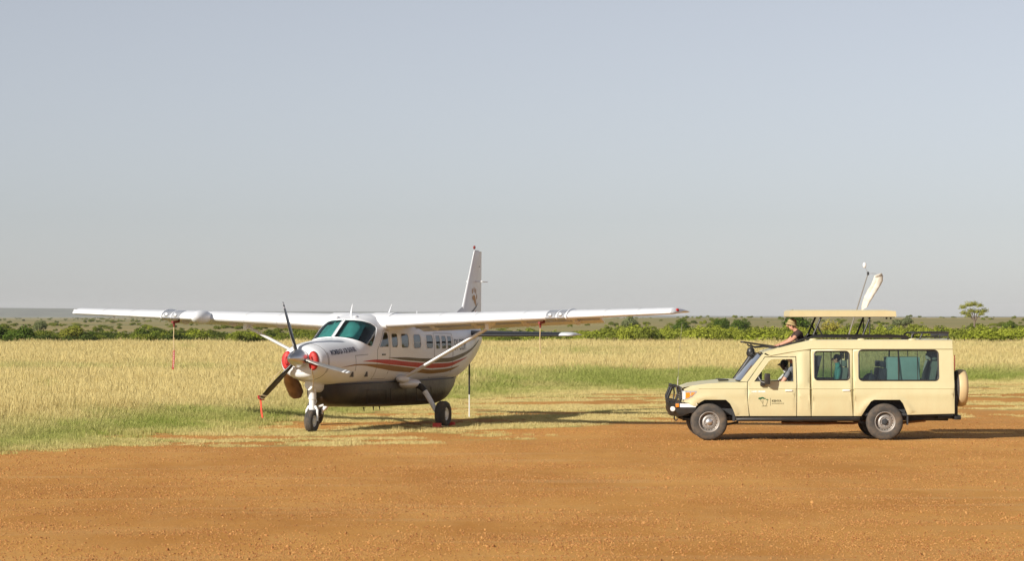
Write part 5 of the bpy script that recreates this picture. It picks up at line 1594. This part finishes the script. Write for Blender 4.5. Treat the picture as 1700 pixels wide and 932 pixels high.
# spare wheel on the tail door
sp = empty('spare_wheel', T(1598, 645, .50)); sp.parent = TRUCK
MB().lathe([(-.10, .30), (-.09, .385), (-.05, .405), (.05, .405), (.10, .385), (.125, .33), (.14, .20), (.145, .002)], (.03, 0, 0), 'x', 44).build('cover', M['cream_cover'], sp, 60)
MB().lathe([(-.14, .10), (-.13, .36), (-.09, .392), (-.05, .392)], (.03, 0, 0), 'x', 44).build('tyre', M['rubber'], sp, 60)
MB().box(T(1585.5, 694, .18), T(1592, 633, .30), .01).build('carrier_post', M['black'], TRUCK)
MB().box(T(1586, 650, .25), T(1590, 640, 1.1), .01).build('carrier_arm', M['black'], TRUCK)
MB().box(T(1560, 691, .30), T(1597, 696.5, WID - .15), .015).box(T(1586, 690, .14), T(1597, 697.5, .5), .015).build('rear_bumper', M['black'], TRUCK)
MB().box(T(1508, 692.5, .3), T(1562, 689.6, WID - .3)).build('rear_crossmember', M['black'], TRUCK)

# cabin fittings
def seat(u, y, w, back_v, base_v=664, lean=6, m='seat', depth=36, head=True):
    e = empty('seat', T(u, 688, y)); e.parent = TRUCK; o_ = T(u, 688, y)
    MB().box(T(u - depth, base_v + 5, y - w / 2) - o_, T(u, base_v, y + w / 2) - o_, .03).box(T(u - depth + 6, 688, y - w / 2 + .06) - o_, T(u - 6, base_v + 5, y + w / 2 - .06) - o_).build('cushion', M[m], e)
    MB().loft([[T(u + a + l, v, y + q * w / 2 * k) - o_ for a, q in ((-5, -1), (3, -1), (3, 1), (-5, 1))] for v, l, k in ((base_v + 2, 0, 1), ((base_v + back_v) / 2, lean / 2, 1), (back_v + 3, lean * .95, .95), (back_v, lean, .85))], caps=True).build('backrest', M[m], e, 30)
    if head: MB().box(T(u + lean - 6, back_v - 1.5, y - .12) - o_, T(u + lean + 2, back_v - 12, y + .12) - o_, .03).build('headrest', M[m], e)
    return e
seat(1322, .45, .5, 622, m='interior', head=False); seat(1322, 1.32, .5, 622, m='interior', head=False)
for y in (.45, 1.32): seat(1401, y, .48, 611, 652, m='seat')
seat(1356, 1.32, .48, 592, 652, 15, m='interior', head=False)
seat(1466, .50, .48, 612, 652, m='dark_cloth'); seat(1466, 1.32, .48, 612, 652, m='interior')
seat(1548, .50, .5, 600, 650, 10); seat(1548, 1.32, .5, 600, 650, 10)
MB().box(T(1475, 656, .16), T(1529, 593, .80), .02).build('storage_box', M['teal'], TRUCK)
MB().box(T(1238, 655, .14), T(1252, 633.5, WID - .14), .03).build('dashboard', M['interior'], TRUCK)
stw = [T(1263 + 7 * math.sin(a), 633 + 11 * math.cos(a) * .9, 1.32 + .19 * math.sin(a + math.pi / 2) * 0 + .19 * math.cos(a + math.pi / 2)) for a in [2 * math.pi * k / 24 for k in range(25)]]
stw = [T(1262, 636, 1.32) + Vector((.06 * math.sin(a), .19 * math.cos(a), .17 * math.sin(a))) for a in [2 * math.pi * k / 24 for k in range(25)]]
MB().tube(stw, .014, 6).tube([T(1262, 636, 1.32), T(1250, 645, 1.32)], .03, 8).build('steering_wheel', M['interior'], TRUCK)
for ya, yb_ in ((.2, .34), (WID - .34, WID - .2)):
    MB().loft([[T(u, v, y) for y in (ya, yb_)] for u, v in ((1280, 590.5), (1340, 572), (1350, 570), (1514, 570), (1582, 570))], closed=False).build('headliner', M['headliner'], TRUCK, 180)

# ------------------------------------------------------------------ people
def skin_mesh(name, J, E, root, mats, zone, sub=1):
    """J: {joint: (position, radius)}, E: bones; grows one continuous skin; zone(bone a, bone b, t) -> material slot"""
    names = list(J); ix = {n: i for i, n in enumerate(names)}
    me = bpy.data.meshes.new(name)
    me.from_pydata([tuple(J[n][0]) for n in names], [(ix[a], ix[b]) for a, b in E], [])
    o = bpy.data.objects.new(name, me); COL.objects.link(o)
    md = o.modifiers.new('skin', 'SKIN'); md.use_smooth_shade = True; md.branch_smoothing = 0.4
    sv = me.skin_vertices[0].data
    for n in names:
        r = J[n][1]; sv[ix[n]].radius = (r, r) if not isinstance(r, tuple) else r
        sv[ix[n]].use_root = (n == root)
    s2 = o.modifiers.new('sub', 'SUBSURF'); s2.levels = sub; s2.render_levels = sub
    dg = bpy.context.evaluated_depsgraph_get(); dg.update()
    m2 = bpy.data.meshes.new_from_object(o.evaluated_get(dg))
    bpy.data.objects.remove(o)
    m2.name = name
    m2.materials.clear()
    for m in mats: m2.materials.append(m)
    seg = [(Vector(J[a][0]), Vector(J[b][0]), a, b) for a, b in E]
    for p in m2.polygons:
        c = p.center; best = (9e9, None, None, 0)
        for a, b, na, nb in seg:
            ab = b - a; q = max(0, min(1, (c - a).dot(ab) / max(ab.dot(ab), 1e-9))); d = (c - a - ab * q).length / max(.02, (1 - q) * _r(J[na][1]) + q * _r(J[nb][1]))
            if d < best[0]: best = (d, na, nb, q)
        p.material_index = zone(best[1], best[2], best[3])
        p.use_smooth = True
    return m2
def _r(r): return r if not isinstance(r, tuple) else max(r)

def person(label, J, mats, bare_from=0.55, hair=None, hat=None, long_sleeves=False, group='people in the safari truck'):
    """J in truck coordinates; mats: skin, shirt, trousers"""
    fwd = Vector((-1, 0, 0))
    e = empty('person', TRUCK.location + Vector((J['pelvis'].x, J['pelvis'].y, min(J['footL'].z, J['footR'].z) - .04)))
    o_ = e.location - TRUCK.location
    J = {k: v - o_ for k, v in J.items()}
    rad = dict(pelvis=(.150, .125), spine=(.140, .115), chest=(.165, .125), neckbase=(.085, .08), neck=.056, head=(.078, .092), crown=(.070, .080), chin=.045,
               shoulderL=.070, shoulderR=.070, elbowL=.046, elbowR=.046, wristL=.031, wristR=.031, palmL=(.040, .022), palmR=(.040, .022), hipL=.095, hipR=.095, kneeL=.062, kneeR=.062, footL=.042, footR=.042, toeL=.036, toeR=.036)
    E = [('pelvis', 'spine'), ('spine', 'chest'), ('chest', 'neckbase'), ('neckbase', 'neck'), ('neck', 'head'), ('head', 'crown'), ('head', 'chin')]
    J['chin'] = J['head'] + (J['head'] - J['crown']) * .75 + fwd * .045
    for s in 'LR':
        d = (J['palm' + s] - J['wrist' + s]).normalized()
        J['toe' + s] = J['foot' + s] + fwd * .17 + Vector((0, 0, -.01))
        E += [('chest', 'shoulder' + s), ('shoulder' + s, 'elbow' + s), ('elbow' + s, 'wrist' + s), ('wrist' + s, 'palm' + s), ('pelvis', 'hip' + s), ('hip' + s, 'knee' + s), ('knee' + s, 'foot' + s), ('foot' + s, 'toe' + s)]
        up = Vector((0, 0, 1)); sd_ = d.cross(up).normalized()
        sign = 1 if s == 'L' else -1
        for k, (o, l) in enumerate(((-.030, .070), (-.010, .082), (.011, .076), (.030, .060))):
            a, b, c = f'f{k}a{s}', f'f{k}b{s}', f'f{k}c{s}'
            base = J['palm' + s] + sd_ * o + d * .032
            J[a], J[b], J[c] = base, base + d * l * .55 - up * .010, base + d * l * .9 - up * .034
            rad[a], rad[b], rad[c] = .011, .0095, .008
            E += [('palm' + s, a), (a, b), (b, c)]
        inner = sd_ * sign * -1
        J['t0' + s] = J['wrist' + s].lerp(J['palm' + s], .55) + inner * .040
        J['t1' + s] = J['t0' + s] + d * .040 + inner * .016 - up * .012
        rad['t0' + s], rad['t1' + s] = .013, .009
        E += [('palm' + s, 't0' + s), ('t0' + s, 't1' + s)]
    def zone(a, b, q):
        n = a + b
        if any(k in n for k in ('hip', 'knee', 'foot', 'toe')): return 2
        if 'palm' in n or a.startswith(('f', 't')) and a[1:2].isdigit(): return 0
        if 'elbow' in n and 'wrist' in n: return 1 if long_sleeves else 0
        if 'shoulder' in n and 'elbow' in n: return 0 if (q > bare_from and not long_sleeves) else 1
        if 'head' in n or ('neckbase' in n and 'neck' in (a, b) and q > .35): return 0
        return 1
    JJ = {k: (v, rad[k]) for k, v in J.items()}
    body = link('body', skin_mesh('body', JJ, E, 'pelvis', mats, zone, 1), e)
    # face
    h = J['head']; up = (J['crown'] - J['head']).normalized(); f = (fwd - up * fwd.dot(up)).normalized(); sd_ = Vector((0, 1, 0))
    MB().loft([[h + f * (.086 + a) + sd_ * y + up * z for y, z in ((-w, -.002), (0, .016 * k), (w, -.002), (0, -.016 * k))] for a, w, k, in ((-.02, .020, 1.4), (.012, .014, 1.0), (.030, .006, .4))], caps=True).build('nose', mats[0], e, 60).location = -up * .012
    for s in (-1, 1):
        MB().ellipsoid(h + f * .074 + sd_ * s * .033 + up * .016, (.008, .010, .007), 10, 7).build('eye', M['hair'], e)
        MB().ellipsoid(h - f * .005 + sd_ * s * .083 - up * .004, (.022, .010, .032), 10, 7).build('ear', mats[0], e)
    MB().ellipsoid(h + f * .070 - up * .055, (.012, .024, .006), 10, 6).build('mouth', M['lip'], e)
    if hair:
        MB().ellipsoid(h + up * .040 - f * .022, (.084, .086, .084), 18, 12).build('hair', M[hair], e, 80)
    if hat:
        c = h + up * .048 - f * .004
        prof = [(-.040, .136), (-.036, .141), (-.012, .116), (.004, .106), (.05, .096), (.098, .072), (.116, .045), (.121, .002)]
        ho = MB().lathe(prof, (0, 0, 0), 'z', 28).build('hat', M[hat], e, 50)
        ho.location = c; ho.rotation_euler = (0, R(13), 0)
        MB().lathe([(.006, .1055), (.026, .1045)], (0, 0, 0), 'z', 28).build('hat_band', M['hat_band'], ho)
    tag(e, label, 'person', group)
    return e
M['lip'] = mat('lip_tone', (0.33, 0.12, 0.09), 0.5)
M['hat_band'] = mat('hat_band_cloth', (0.24, 0.17, 0.08), 0.9)
def dictJ(**k): return {n: T(*v) for n, v in k.items()}

person('person in khaki bucket hat and dark brown tee standing in the roof hatch', dictJ(
    pelvis=(1338, 601, .90), spine=(1338.5, 582, .90), chest=(1336.5, 563, .90), neckbase=(1330.5, 551, .90), neck=(1326, 547.5, .90), head=(1320.6, 541, .90), crown=(1321.2, 535, .90),
    shoulderL=(1331, 554, .70), elbowL=(1320, 565, .58), wristL=(1301.5, 572.4, .60), palmL=(1296.5, 573.8, .61),
    shoulderR=(1331, 554, 1.10), elbowR=(1319, 566, 1.21), wristR=(1302, 573.0, 1.12), palmR=(1297, 574.2, 1.10),
    hipL=(1337, 613, .80), kneeL=(1333, 642, .79), footL=(1338, 671, .80), hipR=(1337, 613, 1.0), kneeR=(1333, 642, 1.01), footR=(1338, 671, 1.0)),
    [M['skin_light'], M['brown_shirt'], M['khaki']], bare_from=.62, hair='hair', hat='hat')
MB().box(T(1322, 686.4, .72), T(1350, 674.4, 1.08), .01).build('centre_console', M['interior'], TRUCK)
person('front seat passenger in grey tee with bare arm at the open window', dictJ(
    pelvis=(1315, 658, .45), spine=(1317, 642, .45), chest=(1319, 622, .45), neckbase=(1320, 609, .45), neck=(1320, 605, .45), head=(1319, 598.5, .45), crown=(1320, 592.5, .45),
    shoulderL=(1312.5, 617.5, .27), elbowL=(1299.5, 637, .20), wristL=(1283, 645, .30), palmL=(1278, 647, .34),
    shoulderR=(1316, 615, .63), elbowR=(1303, 634, .70), wristR=(1286, 640, .62), palmR=(1280, 641, .60),
    hipL=(1312, 659, .36), kneeL=(1282, 657, .34), footL=(1264, 682, .34), hipR=(1312, 659, .54), kneeR=(1282, 657, .56), footR=(1264, 682, .56)),
    [M['skin_light'], M['grey_shirt'], M['khaki']], bare_from=.50, hair='hair')
person('driver in white shirt leaning forward over the steering wheel', dictJ(
    pelvis=(1324, 658, 1.32), spine=(1323, 645, 1.32), chest=(1319, 628, 1.32), neckbase=(1315, 618, 1.32), neck=(1313, 614.5, 1.32), head=(1309, 607.5, 1.32), crown=(1310, 601.5, 1.32),
    shoulderL=(1316, 624, 1.13), elbowL=(1300, 637.5, 1.05), wristL=(1281, 637.5, 1.14), palmL=(1276, 636, 1.18),
    shoulderR=(1316, 624, 1.51), elbowR=(1300, 640, 1.56), wristR=(1280, 638, 1.50), palmR=(1275, 636, 1.47),
    hipL=(1320, 659, 1.23), kneeL=(1289, 656, 1.20), footL=(1270, 682, 1.2), hipR=(1320, 659, 1.41), kneeR=(1289, 656, 1.43), footR=(1270, 682, 1.43)),
    [M['skin_dark'], M['white_shirt'], M['khaki']], bare_from=.75, hair='hair')
person('passenger in teal fleece seated behind the middle side window', dictJ(
    pelvis=(1396, 648, .45), spine=(1397, 636, .45), chest=(1397, 619, .45), neckbase=(1395.5, 608, .45), neck=(1394.5, 604.5, .45), head=(1391.5, 597.5, .45), crown=(1392.2, 591.5, .45),
    shoulderL=(1396, 614, .26), elbowL=(1391, 635, .22), wristL=(1376, 643, .34), palmL=(1371, 643.5, .38),
    shoulderR=(1396, 614, .64), elbowR=(1391, 635, .68), wristR=(1376, 643, .58), palmR=(1371, 643.5, .54),
    hipL=(1393, 648.5, .36), kneeL=(1364, 647, .34), footL=(1360, 678, .34), hipR=(1393, 648.5, .54), kneeR=(1364, 647, .56), footR=(1360, 678, .56)),
    [M['skin_light'], M['teal_jacket'], M['dark_cloth']], long_sleeves=True, hair='hair')

# luggage on the back seat
bp = empty('backpack', TRUCK.location + T(1448, 652, .45))
MB().ellipsoid((0, 0, .20), (.17, .15, .22), 16, 10, lambda p: Vector((p.x * (1.0 if p.z > .1 else 1.08), p.y, max(p.z, 0.0)))).build('bag', M['dark_cloth'], bp, 60)
MB().ellipsoid((-.13, 0, .14), (.07, .11, .11), 12, 8).build('front_pocket', M['dark_cloth'], bp, 60)
MB().tube([(.05, -.05, .40), (.03, -.02, .47), (.03, .03, .47), (.05, .05, .40)], .012, 6).build('grab_handle', M['black'], bp)
for y in (-.07, .07): MB().tube([(.14, y, .36), (.20, y, .25), (.15, y, .06)], .015, 6).build('shoulder_strap', M['black'], bp)
tag(bp, 'dark backpack on the rear seat behind the long side window', 'backpack')

# ------------------------------------------------------------------ windsock in the field behind the truck
wx, wy = 11.52, 100.0
WS = empty('windsock', (wx, wy, float(height(wx, wy))))
topp = Vector((1.33, 0, 4.27))
M['pole'] = mat('weathered_grey_pole', (0.22, 0.20, 0.17), 0.7, var=.2)
MB().tube([(0, 0, -.2), (.66, 0, 2.13), topp], [.030, .026, .018], 10).build('pole', M['pole'], WS)
MB().lathe([(-.06, .03), (-.06, .04), (.06, .04), (.06, .002)], topp, 'z', 12).build('swivel', M['interior'], WS)
MB().tube([topp + Vector((-.12, 0, .27)), topp, topp + Vector((.30, 0, .0))], .007, 6).build('swing_arm', M['steel'], WS)
MB().ellipsoid(topp + Vector((-.125, 0, .30)), (.065, .04, .10), 14, 10).build('counterweight', M['white2'], WS)
ringc = topp + Vector((.36, 0, -.08))
rg_pts = [ringc + Vector((.13 * math.cos(a), .13 * math.sin(a), .05 * math.cos(a))) for a in [2 * math.pi * k / 20 for k in range(21)]]
MB().tube(rg_pts, .010, 6).build('hoop', M['steel'], WS)
path = [(0, 0, .05), (.0, 0, -.06), (-.05, .01, -.25), (-.16, .0, -.45), (-.27, -.01, -.65), (-.36, 0, -.85), (-.43, .01, -1.02), (-.475, 0, -1.17)]
rings = []
for i, p in enumerate(path):
    u = i / (len(path) - 1); r = .135 + .025 * math.sin(math.pi * u)
    ring = []
    for k in range(24):
        a = 2 * math.pi * k / 24
        fold = 1 + .42 * math.sin(2 * a + 3.5 * u + .9) * min(1, u * 3) + .16 * math.sin(5 * a + 9 * u) * min(1, u * 3)
        ring.append(ringc + Vector(p) + Vector((r * fold * math.cos(a), r * fold * .75 * math.sin(a), .05 * math.cos(a) * (1 + u))))
    rings.append(ring)
MB().loft(rings).build('sock', M['sock'], WS, 70)
tag(WS, 'limp white windsock on a leaning pole behind the truck', 'windsock')

# ------------------------------------------------------------------ air
hz = MB().box((-14100, -420, -3.0), (14100, 14100, 62.0)).build('haze', None, smooth=0)
t = NT('savannah_haze')
pv = t.node('ShaderNodeVolumePrincipled')
pv.inputs['Color'].default_value = (0.97, 0.98, 1.0, 1)
pv.inputs['Density'].default_value = 0.55e-4
pv.inputs['Anisotropy'].default_value = 0.0
t.l.new(pv.outputs[0], t.out.inputs['Volume'])
hz.data.materials.append(t.m)
tag(hz, 'pale blue haze over the distant plain', 'haze', kind='stuff')
